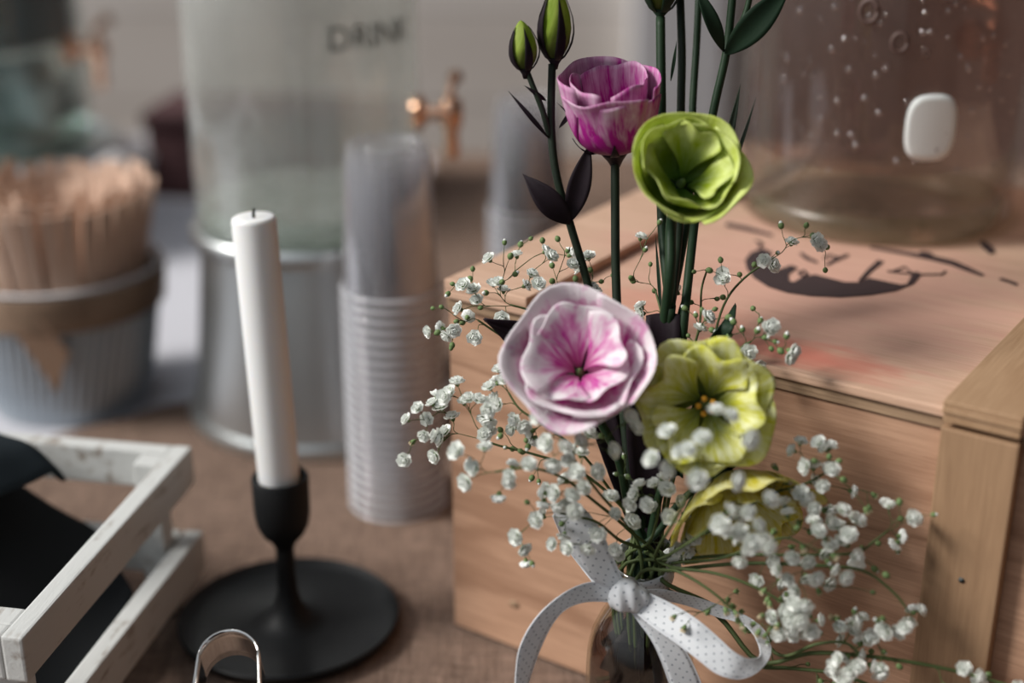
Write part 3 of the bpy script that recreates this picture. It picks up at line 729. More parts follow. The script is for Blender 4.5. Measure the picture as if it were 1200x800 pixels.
# ================================================================ lisianthus
def petal(parent, mat, R, D, a0, w, rb_=.12, curl=.5, ruf=.06, openp=1.0, q=1.0, seed=0, lap=.06, nu=18, nv=16, lean=0, tip=.18, fold=0):
    rnd = random.Random(seed); ph = [rnd.uniform(0, 6.28) for _ in range(5)]
    def fn(u, v):
        t = v*2-1; s = u*(1-tip*abs(t)**2.6)
        r = R*(rb_+(1-rb_)*sin(min(1, s)*pi/2)**openp); z = D*(s**q)
        k = max(0, (s-.68)/.32); r += R*curl*.28*k*k; z -= D*curl*.30*k*k
        an = w*(.30+.70*sin(min(1, s*1.2)*pi/2)); th = a0+t*an
        am = (s**2.5)*ruf*R
        r += am*(sin(3.1*t*1.6+ph[0])+.5*sin(7*t+ph[1])); z += am*(1.0*sin(4.2*t+ph[2])+.5*sin(9*t+ph[3]))
        r += R*lap*t*s; r -= R*fold*exp(-(t/.25)**2)*s
        z += lean*s*cos(th-ph[4])*D
        return V((r*cos(th), r*sin(th), z))
    m = MB(); m.grid(fn, nu, nv); o = m.build('petal', mat, parent); solid(o, .00035, 0)
    return o
def bloom(parent, base, axis, roll, layers, mat, centre='stamens', seed=1, calyx=M_leaf, csize=1.0, sc=1.0, hug=None):
    """bloom = its receptacle; petals and calyx are its children"""
    q = V((0, 0, 1)).rotation_difference(V(axis).normalized())
    m = MB(); m.lathe([(0, -.0015), (.0022, -.001), (.0028, .001), (.0016, .007), (.0006, .010), (0, .0104)], 16)
    if centre != 'stamens': m.v = [V((p.x*.7, p.y*.7, p.z*.5)) for p in m.v]
    b = m.build('bloom', M_calyx, parent)
    b.matrix_local = Matrix.Translation(base) @ q.to_matrix().to_4x4() @ Matrix.Rotation(roll, 4, 'Z')
    if centre == 'stamens':
        for k in range(5):
            a = 2*pi*k/5+.3; s = MB(); x, y = .0030*cos(a), .0030*sin(a)
            s.tube([(x*.5, y*.5, .002), (x, y, .010)], .0003, 5)
            bm = bmesh.new(); bmesh.ops.create_uvsphere(bm, u_segments=8, v_segments=6, radius=.0016); bm.verts.index_update()
            s.add([V((v.co.x*.8, v.co.y*.8, v.co.z*1.3))+V((x, y, .0115)) for v in bm.verts], [[v.index for v in f.verts] for f in bm.faces]); bm.free()
            s.build('stamen', M_anther, b)
    n = 0
    for (cnt, R, D, w, off, kw) in layers:
        for k in range(cnt):
            rnd = random.Random(seed*100+n); kw2 = dict(kw); n += 1
            petal(b, mat, R*sc*rnd.uniform(.96, 1.04), D*sc*rnd.uniform(.96, 1.04), off+2*pi*k/cnt+rnd.uniform(-.1, .1), w, seed=seed*77+n, **kw2)
    c = MB(); c.lathe([(.0014*csize, -.0060*csize), (.0024*csize, -.0040*csize), (.0040*csize, -.0018*csize), (.0052*csize, -.0004*csize)], 16)
    for k in range(5):
        a = 2*pi*k/5
        def sp(u, v):
            t = (v-.5)*(1-u)*.8
            if hug: w_ = u*.42; return V(((hug[0]*(.16+.84*sin(w_*pi/2)**.46)+.0010)*cos(a+t*.55), (hug[0]*(.16+.84*sin(w_*pi/2)**.46)+.0010)*sin(a+t*.55), hug[1]*w_**1.5-.0006))
            r = (.0040+.0075*u)*csize; return V((r*cos(a+t), r*sin(a+t), (-.0020+.0012*u+.0045*(csize-1)*2*u*u)*csize))
        c.grid(sp, 6, 2)
    solid(c.build('calyx', calyx, b), .0003)
    return b
def leaf(parent, base, tip, width, bend=.0, nrm=None, mat=M_leaf, name='leaf', trunc=0, fold=.25, pw=1.0):
    base = V(base); tip = V(tip); d = tip-base; L = d.length; dn = d.normalized()
    nrm = V(nrm) if nrm else V((0, -1, .25)); nrm = (nrm-dn*nrm.dot(dn)).normalized(); side = dn.cross(nrm)
    def fn(u, v):
        t = v*2-1; w = width*.5*((sin(pi*min(1, (u*(1-trunc)+.02)**.85)))**pw if u < 1 or trunc else 0)
        c = base+d*u+nrm*bend*4*u*(1-u); return c+side*w*t+nrm*(abs(t)**1.5*w*fold)
    m = MB(); m.grid(fn, 16, 6); o = m.build(name, mat, parent); solid(o, .0004, 0); return o
def bud(parent, base, axis, L, R, mat=M_budp, sep=M_purple):
    q = V((0, 0, 1)).rotation_difference(V(axis).normalized()).to_matrix().to_4x4()
    prof = [(.0, 0), (.45, .06), (.85, .22), (1, .42), (.86, .62), (.55, .82), (.25, .95), (0.02, 1)]
    m = MB(); N = 20
    def fn(u, v):
        k = u*(len(prof)-1); i = min(int(k), len(prof)-2); r = prof[i][0]+(prof[i+1][0]-prof[i][0])*(k-i); z = prof[i][1]+(prof[i+1][1]-prof[i][1])*(k-i)
        a = 2*pi*v+z*1.6; r *= 1+.06*cos(5*2*pi*v); return V((R*r*cos(a), R*r*sin(a), L*z))
    m.grid(fn, 20, N); b = m.build('bud', mat, parent, weld=False); b.matrix_local = Matrix.Translation(V(base)) @ q
    s = MB()
    for k in range(5):
        a0 = 2*pi*k/5
        def sp(u, v):
            kk = min(u*.80, .99)*(len(prof)-1); i = int(kk); r = prof[i][0]+(prof[i+1][0]-prof[i][0])*(kk-i); z = prof[i][1]+(prof[i+1][1]-prof[i][1])*(kk-i)
            t = (v-.5)*(.86*(1-u)**.75); return V((R*(r*1.10+.06)*cos(a0+t), R*(r*1.10+.06)*sin(a0+t), L*z-.0004))
        s.grid(sp, 10, 4)
    s.lathe([(.0012, -.003), (.0016, -.001), (R*.5, L*.06)], 12)
    solid(s.build('sepals', sep, b), .0003); return b
SLOT = 0
def roots(k):                                     # the k-th stem's way through the bottle: foot, neck
    a = k*2.39996; r = .0085*sqrt((k+.6)/17); nk = V((NK.x+r*cos(a), NK.y+r*sin(a), RH))
    ft = V((NK.x-1.7*r*cos(a+.5), NK.y-1.7*r*sin(a+.5), .0105+.001*k)); md = V((NK.x+r*cos(a)*.6, NK.y+r*sin(a)*.6, .060))
    return [ft, md, nk]
def flower(label, group='cut lisianthus stems in the bottle vase'):
    e = empty('lisianthus', BC+V((0, 0, .011))); tag(e, label, 'flower', group); return e
def stemline(e, pts, r0, r1, mat=M_stem, name='stem', n=8):
    p = spline(pts, 6); m = MB(); m.tube([x-e.location for x in p], [r0+(r1-r0)*i/(len(p)-1) for i in range(len(p))], n); return m.build(name, mat, e), p
random.seed(21)
# 1 pale pink, facing
e = flower('pale pink lisianthus with magenta streaks, the widest open bloom above the baby breath')
ax1 = V((-.06, -.70, .72)).normalized(); c1 = P(679, 413, .534); b1 = c1-ax1*.021
stemline(e, roots(0)+[P(738, 600, .590), P(722, 530, .580), b1-ax1*.016, b1-ax1*.004], .0021, .0017)
bb = bloom(e, b1-e.location, ax1, .4, [
    (1, .0290, .0235, 1.30, 1.45, dict(curl=.40, ruf=.055, openp=.60, q=1.2, tip=.06, lap=.02)),
    (1, .0292, .0215, 1.20, 3.30, dict(curl=.50, ruf=.055, openp=.58, q=1.3, tip=.07, lap=.03)),
    (1, .0285, .0240, 1.05, -.20, dict(curl=.15, ruf=.050, openp=.60, q=1.2, tip=.06, lap=-.08)),
    (1, .0262, .0150, 1.25, -1.85, dict(curl=.60, ruf=.060, openp=.55, q=1.4, tip=.08, lap=.03)),
    (1, .0245, .0185, 1.05, -1.15, dict(curl=.40, ruf=.07, openp=.60, q=1.3, tip=.10, lap=-.07)),
    (1, .0240, .0205, 1.05, -2.40, dict(curl=.50, ruf=.07, openp=.62, q=1.2, tip=.10, lap=.08)),
    (1, .0225, .0225, .95, 2.65, dict(curl=.35, ruf=.07, openp=1.5, q=.72, tip=.12, lap=.05, rb_=.10, fold=.02)),
    (1, .0218, .0240, .90, 1.25, dict(curl=.25, ruf=.06, openp=1.4, q=.72, tip=.12, lap=-.05, rb_=.10, fold=.02)),
    (1, .0195, .0235, .85, .10, dict(curl=.25, ruf=.055, openp=1.4, q=.72, tip=.12, lap=.10, rb_=.10, fold=.02)),
    (1, .0190, .0195, .95, -1.25, dict(curl=.30, ruf=.06, openp=1.3, q=.75, tip=.14, lap=.10, rb_=.10, fold=.02)),
    (1, .0195, .0200, .85, -2.55, dict(curl=.35, ruf=.055, openp=1.4, q=.75, tip=.14, lap=-.10, rb_=.10, fold=.02))], M_pink, 'none', 3, sc=.90)
# 2 magenta, from the side
e = flower('magenta and white lisianthus seen from the side, its cup opening upward')
ax2 = V((-.10, -.10, .98)).normalized(); b2 = P(720, 174, .588)
stemline(e, roots(1)+[P(742, 600, .592), P(728, 450, .592), P(722, 330, .592), P(721, 250, .590), b2-ax2*.004], .0020, .0018, M_dstem)
bloom(e, b2-e.location, ax2, .9, [
    (1, .0215, .0372, 1.45, 1.57, dict(curl=.12, ruf=.035, openp=.46, q=1.5, rb_=.16, tip=.05, lap=.02)),
    (1, .0212, .0325, 1.25, 3.30, dict(curl=.35, ruf=.05, openp=.46, q=1.5, rb_=.16, tip=.07, lap=.04)),
    (1, .0214, .0360, 1.25, -.25, dict(curl=.15, ruf=.03, openp=.46, q=1.5, rb_=.16, tip=.05, lap=-.04)),
    (1, .0218, .0290, 1.15, -1.95, dict(curl=.20, ruf=.03, openp=.44, q=1.6, rb_=.16, tip=.10, lap=.02)),
    (1, .0175, .0350, 1.2, 2.3, dict(curl=.1, ruf=.06, openp=.5, q=1.4, tip=.08, lap=.1)),
    (1, .0170, .0355, 1.2, .4, dict(curl=.1, ruf=.06, openp=.5, q=1.4, tip=.08, lap=-.1)),
    (1, .0160, .0335, 1.2, -1.3, dict(curl=.1, ruf=.06, openp=.5, q=1.4, tip=.08, lap=.1))], M_mag, 'none', 5, M_purple, 1.3, sc=.90, hug=(.0200, .0315))
for q_, (x0, y0, x1, y1) in enumerate([(700, 165, 652, 120), (742, 162, 775, 108)]): leaf(e, P(x0, y0, .583)-e.location, P(x1, y1, .577)-e.location, .0016, .004, mat=M_purple, name='sepal')
# 3 lime green, facing
e = flower('bright lime green lisianthus facing forward, high above the crate')
ax3 = V((.12, -.74, .66)).normalized(); c3 = P(812, 189, .540); b3 = c3-ax3*.020
stemline(e, roots(2)+[P(752, 600, .596), P(765, 500, .598), P(776, 400, .588), P(785, 320, .575), b3-ax3*.015+V((0, 0, -.010)), b3-ax3*.004], .0023, .0022)
bloom(e, b3-e.location, ax3, 0, [
    (1, .0232, .0240, 1.35, 1.70, dict(curl=.40, ruf=.03, openp=.58, q=1.4, tip=.06, lap=.03)),
    (1, .0228, .0225, 1.25, 3.35, dict(curl=.45, ruf=.03, openp=.58, q=1.4, tip=.06, lap=.04)),
    (1, .0232, .0215, 1.20, -.10, dict(curl=.45, ruf=.05, openp=.55, q=1.4, tip=.10, lap=-.06)),
    (1, .0222, .0165, 1.25, -1.75, dict(curl=.45, ruf=.04, openp=.52, q=1.6, tip=.08, lap=.04)),
    (1, .0200, .0250, 1.15, 2.35, dict(curl=.25, ruf=.05, openp=.60, q=1.3, tip=.08, lap=.08)),
    (1, .0190, .0255, 1.10, .75, dict(curl=.20, ruf=.05, openp=.62, q=1.2, tip=.08, lap=-.08)),
    (1, .0195, .0200, 1.10, -1.20, dict(curl=.25, ruf=.06, openp=.60, q=1.3, tip=.08, lap=.1)),
    (1, .0180, .0215, .95, -2.6, dict(curl=.35, ruf=.07, openp=1.2, q=.85, tip=.10, lap=-.1, rb_=.18, fold=.06)),
    (1, .0170, .0235, .90, 1.5, dict(curl=.30, ruf=.08, openp=1.2, q=.85, tip=.10, lap=.12, rb_=.18, fold=.08)),
    (1, .0170, .0215, .90, -.35, dict(curl=.35, ruf=.08, openp=1.2, q=.85, tip=.10, lap=.12, rb_=.18, fold=.08))], M_green, 'none', 9, M_leaf, 1.1, sc=.87)
# 4 pale yellow with orange stamens
e = flower('pale yellow-green lisianthus with orange stamens, against the crate front')
ax4 = V((-.12, -.93, .30)).normalized(); c4 = P(828, 478, .540); b4 = c4-ax4*.017
stemline(e, roots(3)+[P(766, 610, .588), P(782, 555, .580), b4-ax4*.014+V((0, 0, -.006)), b4-ax4*.004], .0019, .0016)
bloom(e, b4-e.location, ax4, .2, [
    (5, .0250, .0175, .90, .3, dict(curl=.65, ruf=.07, openp=.75, q=1.1, tip=.16)),
    (5, .0215, .0215, .80, 1.0, dict(curl=.50, ruf=.09, openp=1.25, q=.85, lap=.10, tip=.16, fold=.06))], M_yel, 'stamens', 14, sc=.92)
# 5 yellow, drooping behind the sprays
e = flower('deep yellow lisianthus drooping half hidden behind the white sprays')
ax5 = V((.26, -.80, -.54)).normalized(); b5 = P(850, 560, .575)
stemline(e, roots(4)+[P(774, 620, .586), P(800, 585, .580), b5-ax5*.004], .0017, .0015)
bloom(e, b5-e.location, ax5, .3, [
    (5, .0275, .0250, .80, .5, dict(curl=.50, ruf=.08, openp=.8, q=1.1, tip=.30)),
    (4, .0200, .0260, .85, 1.1, dict(curl=.35, ruf=.10, openp=.9, lap=.1, tip=.25))], M_yel2, 'none', 23)
# 6 stem with two buds and paired leaves
e = flower('dark lisianthus stem carrying two closed green buds and paired purple leaves')
p_ = [P(740, 590, .598), P(715, 450, .600), P(692, 345, .598), P(668, 262, .592), P(652, 205, .588), P(646, 150, .586), P(647, 75, .584)]
stemline(e, roots(5)+p_, .0019, .0016, M_dstem)
bud(e, P(650, 72, .584)-e.location, (0, -.05, 1), .031, .0069)
s2, _ = stemline(e, [P(644, 160, .586), P(636, 130, .583), P(626, 105, .581), P(618, 84, .580)], .0013, .0011, M_dstem, 'side_stem')
bud(e, P(616, 83, .580)-e.location, (-.10, 0, 1), .0205, .0058)
for (x0, y0, x1, y1, w, bd) in ((668, 262, 612, 203, .0105, .004), (667, 260, 692, 166, .0095, .003)): leaf(e, P(x0, y0, .590)-e.location, P(x1, y1, .586)-e.location, w, bd, mat=M_purple)
for (x0, y0, x1, y1) in ((643, 162, 596, 107), (640, 118, 614, 100), (655, 150, 680, 118)): leaf(e, P(x0, y0, .585)-e.location, P(x1, y1, .580)-e.location, .0019, .002, mat=M_purple, name='sepal')
# 7 tall branched green stem
e = flower('tall green lisianthus with three straight branches behind the lime bloom')
fork = P(786, 360, .600)
stemline(e, roots(6)+[P(760, 590, .602), P(776, 470, .603), fork], .0024, .0021)
for k, pts in enumerate([[(776, 262, .602), (775, 125, .604), (774, 20, .606)], [(797, 250, .606), (798, 125, .610), (799, 60, .611), (796, -30, .612)], [(806, 250, .612), (812, 120, .618), (817, 40, .620), (820, -40, .622)]]):
    rr_ = [.0022, .0019, .0017][k]
    stemline(e, [fork]+[P(*p) for p in pts], rr_, rr_*.9, M_stem if k != 1 else M_dstem, 'branch')
bud(e, P(774, 16, .606)-e.location, (0, 0, 1), .036, .0085, sep=M_leaf)
bud(e, P(796, -32, .612)-e.location, (0, 0, 1), .030, .0070, sep=M_leaf)
bud(e, P(820, -42, .622)-e.location, (0, 0, 1), .028, .0065, sep=M_leaf)
for (x0, y0, x1, y1) in ((786, 75, 793, 48), (775, 355, 768, 275)): leaf(e, P(x0, y0+20, .600)-e.location, P(x1, y1, .597)-e.location, .0014, .001, mat=M_leaf, name='sepal')
# 8 leafy stem to the upper right
e = flower('leafy green lisianthus leaning over the crate, with broad leaves at its top')
p8 = [P(768, 590, .606), P(792, 470, .610), P(803, 360, .608), P(818, 230, .606), P(836, 130, .604), P(851, 62, .602), P(858, 0, .600), P(864, -60, .598)]
stemline(e, roots(7)+p8, .0022, .0017)
stemline(e, [P(850, 64, .602), P(868, 30, .598), P(878, 0, .596), P(884, -50, .594)], .0015, .0012, M_stem, 'side_stem')
bud(e, P(864, -60, .598)-e.location, (0, 0, 1), .028, .0065, sep=M_leaf)
for (x0, y0, x1, y1, w, bd) in ((850, 64, 930, -22, .0120, .006), (848, 60, 812, -22, .0062, .004)): leaf(e, P(x0, y0, .601)-e.location, P(x1, y1, .590)-e.location, w, bd, mat=M_leaf)
for (x0, y0, x1, y1, w) in ((862, 150, 868, 98, .0034), (872, 155, 886, 114, .0016)): leaf(e, P(x0-20, y0+60, .606)-e.location, P(x1, y1, .604)-e.location, w, .002, mat=M_dstem)
# 9 broad dark purple leaf stem rising out of the bottle
e = flower('thick dark purple leaves rising from the bottle between the pink and yellow blooms', 'cut lisianthus stems in the bottle vase')
stemline(e, roots(8)+[P(756, 620, .593)], .0028, .0026, M_purple)
def wide(A, B, name='leaf', mat=M_purple):
    a = spline([P(*p) for p in A], 5); b = spline([P(*p) for p in B], 5); m = MB()
    def fn(u, v):
        k = u*(len(a)-1); i = min(int(k), len(a)-2); pa = a[i].lerp(a[i+1], k-i); pb = b[i].lerp(b[i+1], k-i); p = pa.lerp(pb, v)
        p = p+V((0, 1, 0))*(.0022*(1-(2*v-1)**2)); return p-e.location
    m.grid(fn, 24, 6); o = m.build(name, mat, e); solid(o, .0006, 0); return o
def inner(name, w0, ph, x0):
    m = MB()
    def fn(u, v):
        z = .008+u*(RH-.012); t = v*2-1; w = w0*(.55+.45*sin(min(1, u*1.9)*pi*.5)) if u < .55 else w0*(1-ease((u-.50)/.30))+.0062
        a = ph+.5*sin(u*3); x = t*w; y = .35*w*(t*t-.4)+.002*sin(u*9+t*4)
        return V((BC.x+x*cos(a)-y*sin(a)+x0*(1-u), BC.y+x*sin(a)+y*cos(a), z))-e.location
    m.grid(fn, 30, 10); solid(m.build(name, M_purple, e), .0006, 0)
inner('leaf', .0150, .25, .001); inner('leaf', .0140, -.7, .0015); inner('leaf', .0125, 1.3, 0)
wide([(742, 690, .600), (742, 640, .594), (740, 570, .590), (734, 500, .586), (744, 440, .582), (756, 395, .580), (757, 372, .584), (757, 372, .600)],
     [(766, 690, .600), (772, 640, .594), (776, 570, .590), (784, 500, .586), (793, 440, .582), (797, 400, .580), (797, 370, .584), (797, 372, .600)])
wide([(748, 645, .592), (715, 560, .594), (668, 440, .590), (620, 403, .585), (568, 376, .578)], [(760, 640, .592), (735, 540, .594), (700, 420, .590), (640, 384, .585), (567, 374, .578)])
wide([(600, 412, .585), (612, 415, .584), (640, 430, .586)], [(566, 374, .578), (616, 377, .582), (655, 385, .586)])
wide([(790, 560, .584), (786, 480, .586), (790, 420, .588), (794, 370, .588), (808, 331, .584)], [(800, 560, .584), (797, 480, .586), (798, 420, .588), (799, 380, .588), (809, 330, .584)], mat=M_leaf)
wide([(840, 420, .590), (830, 402, .590), (843, 382, .588), (862, 357, .586)], [(855, 420, .590), (852, 400, .590), (860, 382, .588), (863, 358, .586)], mat=M_leaf)

# ================================================================ baby's breath
def floret_mesh(seed, withered=False):
    rnd = random.Random(seed); m = MB(); R = .0036
    for (n, r, tl, z) in (((7, 1.0, .22, 0), (6, .85, .60, .0004), (5, .62, .95, .0007), (3, .4, 1.3, .0009)) if not withered else ((6, .7, 1.2, 0), (4, .6, 1.4, .0003))):
        for k in range(n):
            a = 2*pi*(k+rnd.uniform(-.12, .12))/n+tl*2; L = R*r*rnd.uniform(.9, 1.1); el = tl+rnd.uniform(-.12, .12); W_ = L*.40
            dr = V((cos(a)*cos(el), sin(a)*cos(el), sin(el))); sd = V((-sin(a), cos(a), 0)); up = dr.cross(sd)*-1
            def fn(u, v):
                t = v*2-1; w = W_*(.25+.95*sin(u*pi*.72)); s = u*(1-.14*(1-abs(t))*(u > .9)-.14*t*t*u)
                return V((0, 0, .0010+z))+dr*(L*s)+sd*w*t+up*(.0004*sin(pi*u)-.0004*u*u)
            m.grid(fn, 4, 4)
    return m
def calyx_mesh():
    m = MB(); m.lathe([(.0004, -.0006), (.0009, 0), (.0012, .0009), (.0013, .0017)], 8)
    for k in range(5):
        a = 2*pi*k/5
        m.grid(lambda u, v: V(((.0012+.0007*u)*cos(a+(v-.5)*(1-u)*.9), (.0012+.0007*u)*sin(a+(v-.5)*(1-u)*.9), .0015+.0010*u)), 2, 2)
    return m
def budm():
    m = MB(); m.lathe([(0, -.0002), (.0008, .0001), (.00125, .0010), (.00120, .0018), (.0006, .0026), (0, .0029)], 10); return m
def tipm():
    m = MB(); m.lathe([(.0008, .0020), (.0009, .0023), (.0005, .0031), (0, .0033)], 8); return m
FL = []
for k in range(4):
    fm = floret_mesh(k+1, k == 3); f = fm.build('flower', M_white if k < 3 else M_cream); COL.objects.unlink(f); FL.append(f)
CLX = calyx_mesh().build('calyx', M_calyx); COL.objects.unlink(CLX)
BUD = budm().build('bud', M_calyx); COL.objects.unlink(BUD); TIP = tipm().build('bud_tip', M_white); COL.objects.unlink(TIP)
def put(src, parent, mat):
    o = src.copy(); COL.objects.link(o); o.parent = parent; o.matrix_local = mat; return o
def sprig(label, slot, path, terms, dj=.008, thick=.0007, seed=0, size=1.0, direct=False):
    """path: pixel points with distance; terms: (kind, x, y[, distance])"""
    rnd = random.Random(seed)
    e = empty('baby_breath_sprig', BC+V((0, 0, .011))); tag(e, label, 'flower', "baby's breath sprigs in the bottle vase")
    rt = roots(slot) if not direct else []
    pp = rt+[P(*p) for p in path]; sp = spline(pp, 5)
    start = len(rt)*5 if rt else 2
    nodes = [dict(p=p, par=i-1 if i else None) for i, p in enumerate(sp)]
    m = MB(); n = len(sp); m.tube([p-e.location for p in sp], [thick*(1.35-.75*i/n) for i in range(n)], 6)
    T = []
    for t in terms:
        k, x, y = t[:3]; best = min(path, key=lambda q: (q[0]-x)**2+(q[1]-y)**2); d = t[3] if len(t) > 3 else best[2]+rnd.uniform(-dj, dj)
        T.append((k, P(x, y, d)))
    lastd = [V(p['p']) for p in nodes]
    T.sort(key=lambda t: min((t[1]-nodes[i]['p']).length for i in range(start, len(nodes))))
    ends = []
    for k, p in T:
        bi, bc = None, 1e9
        for i in range(start, len(nodes)):
            nd = nodes[i]; d = p-nd['p']; L = d.length
            if L < .0035: continue
            pd = (nd['p']-nodes[nd['par']]['p']).normalized() if nd['par'] is not None else V((0, 0, 1))
            c = L*(1.0+.75*(1-d.normalized().dot(pd)))+(.004 if nd.get('deg', 0) > 1 else 0)
            if c < bc: bc, bi = c, i
        nd = nodes[bi]; nd['deg'] = nd.get('deg', 0)+1; d = p-nd['p']; L = d.length
        pd = (nd['p']-nodes[nd['par']]['p']).normalized()
        q1 = nd['p']+pd*L*.22+d*.18; q1 += V((rnd.uniform(-1, 1), rnd.uniform(-1, 1), rnd.uniform(-1, 1)))*L*.03
        q2 = nd['p']+d*.62+V((0, 0, L*.04))+pd*L*.06
        pts = spline([nd['p'], q1, q2, p], 3); th = thick*max(.30, min(.62, L/.045))
        m.tube([x-e.location for x in pts], [th*(1-.45*i/9) for i in range(10)], 5)
        b0 = len(nodes)
        for j in (3, 6):
            nodes.append(dict(p=pts[j], par=bi if j == 3 else len(nodes)-1))
        ends.append((k, p, (pts[-1]-pts[-3]).normalized()))
    m.build('stem', M_twig, e)
    for k, p, dr in ends:
        if k in 'fdF':
            tow = (V((0, 0, H))-p).normalized()
            a = (dr*.75+tow*rnd.uniform(.1, .8)+V((rnd.uniform(-.4, .4), rnd.uniform(-.3, .3), rnd.uniform(0, .5)))).normalized()
            if k == 'd': a = (dr+V((0, 0, -.5))).normalized()
            s = size*rnd.uniform(.88, 1.10)*(1.0 if k != 'F' else 1.12)*(.85 if k == 'd' else 1)
            M = Matrix.Translation(p-e.location) @ V((0, 0, 1)).rotation_difference(a).to_matrix().to_4x4() @ Matrix.Rotation(rnd.uniform(0, 6), 4, 'Z') @ Matrix.Scale(s, 4)
            o = put(FL[3] if k == 'd' else FL[rnd.randrange(3)], e, M); put(CLX, o, Matrix.Identity(4))
            if k == 'd': o['label'] = 'withered cream floret'
        else:
            M = Matrix.Translation(p-e.location) @ V((0, 0, 1)).rotation_difference(dr).to_matrix().to_4x4() @ Matrix.Scale(size*rnd.uniform(.75, 1.1), 4)
            o = put(BUD, e, M)
            if rnd.random() < .5: put(TIP, o, Matrix.Identity(4))
    return e
def T(kind, s, d=None):
    out = []
    for a in s.split():
        x, y = a.split(','); out.append((kind, float(x), float(y))+((d,) if d else ()))
    return out
sprig('baby\'s breath sprig fanning over the crate\'s corner above the pale pink bloom', 9,
      [(742, 610, .600), (722, 520, .604), (690, 440, .604), (655, 400, .602), (628, 368, .600), (598, 357, .598)],
      T('f', '575,306 606,302 578,335 545,336 556,342 541,363 560,354 613,336 630,334 644,303 637,296 622,324 590,343 590,371 584,333 666,300')+T('b', '591,287 609,289 620,281 636,285 597,303 554,318 552,329 533,333 527,342 601,323 588,331 572,343 566,360'), seed=1)
sprig('baby\'s breath sprig reaching farthest sideways along the crate\'s top edge to the dark leaf', 10,
      [(738, 600, .602), (700, 500, .608), (640, 425, .606), (590, 395, .602), (560, 375, .598)],
      T('f', '505,388 520,385 531,386 556,395 547,373 526,390')+T('b', '509,361 520,361 530,401 529,405 545,377 516,388 538,376'), seed=2)
sprig('small baby\'s breath sprig just above the pale pink bloom beside the dark stems', 11,
      [(750, 600, .606), (735, 480, .608), (700, 400, .606), (660, 352, .602), (655, 340, .600)],
      T('f', '670,311 690,304 694,340 682,318 698,345')+T('b', '655,283 664,296 692,318 716,323 649,331 675,330 648,314 685,372 702,330'), seed=3)
sprig('baby\'s breath sprig spreading in front of the cup stack', 12,
      [(744, 618, .590), (715, 580, .584), (672, 548, .580), (625, 532, .580), (585, 522, .580), (562, 514, .580)],
      T('f', '479,493 491,480 501,491 498,508 475,537 512,532 511,468 518,480 508,475 536,451 529,462 523,465 550,470 560,470 544,474 531,492 525,508 520,515 514,512 567,510 573,507')+T('d', '486,516 512,535')+T('b', '589,506 603,526 607,527 615,530 625,557 631,561 593,524'), seed=4)
sprig('baby\'s breath sprig with larger heads in front of the crate\'s left panel', 13,
      [(738, 622, .575), (700, 590, .562), (660, 560, .552), (620, 548, .545), (580, 553, .542)],
      T('F', '538,530 568,528 560,550 556,545 549,563 585,577 620,545')+T('f', '599,556 600,548 598,563'), seed=5)
sprig('baby\'s breath sprig close under the pale pink bloom by the crate panel', 14,
      [(742, 615, .592), (712, 570, .582), (680, 530, .575), (640, 500, .572), (610, 480, .572), (596, 460, .574)],
      T('f', '586,436 583,450 575,456 591,447 573,479 577,472 573,490 568,486 605,490 602,503 613,498 628,512 625,504')+T('F', '587,474 583,470 633,490')+T('b', '616,513 620,520 609,500 589,508 674,507 640,515'), seed=6)
sprig('dense baby\'s breath sprig covering the bottle\'s top below the pale pink bloom', 15,
      [(744, 628, .580), (722, 600, .566), (700, 575, .556), (678, 545, .550), (655, 515, .548)],
      T('F', '643,519 650,541 660,506 677,520 672,532 716,585 672,599 701,622 714,529 654,577 633,492')+T('f', '677,553 697,553 665,565 672,577 686,570 638,585 645,572 640,578 668,540 680,535 661,525 690,512 735,494 743,503 737,490 663,590 680,600 655,590'), dj=.012, seed=7)
sprig('baby\'s breath sprig dropping in front of the ribbon\'s upper loop', 16,
      [(744, 640, .578), (725, 632, .570), (700, 612, .562), (675, 605, .558), (650, 600, .556)],
      T('F', '738,614 682,635 701,625')+T('f', '662,624 718,603 631,608 638,606 722,642 608,633 612,641 650,638 616,655 607,628 728,648 690,640 668,640')+T('b', '620,590 622,657 701,647 660,612'), seed=8)
sprig('baby\'s breath sprig clustered in front of the dark purple leaves', 17,
      [(760, 636, .578), (768, 615, .570), (772, 595, .564)],
      T('f', '750,572 767,570 780,575 743,595 759,590 794,588 800,602 785,603 803,634 783,655 790,642 748,580 775,563 740,588 765,598 797,640 803,645 812,632 795,650 810,655 815,645 775,650 788,660')+T('b', '732,538 707,512 702,510 738,560 725,556'), seed=9, dj=.01)
sprig('baby\'s breath sprig nearest the viewer, its heads over the pale yellow bloom', 18,
      [(768, 650, .572), (790, 610, .545), (808, 575, .525), (818, 545, .512)],
      T('F', '783,509 823,518 840,487 876,514 798,532 788,546 767,538 816,560 860,562', None)+T('f', '854,488 806,528'), dj=.008, seed=10)
sprig('baby\'s breath sprig with a thick cluster over the drooping yellow bloom', 19,
      [(772, 655, .572), (800, 640, .552), (830, 620, .535), (850, 600, .525)],
      T('F', '899,587 853,600 862,607 850,618 864,622 886,618 880,636 893,632 872,642 856,628 845,612')+T('f', '876,600 900,640 868,655'), dj=.008, seed=11)
sprig('baby\'s breath sprig of buds above the lid beside the lime bloom\'s stem', 20,
      [(772, 620, .594), (784, 540, .598), (790, 450, .596), (778, 380, .592), (768, 340, .590)],
      T('f', '750,281 753,362 755,367')+T('b', '771,263 755,295 743,327 741,326 767,340 762,312 745,330'), seed=12)
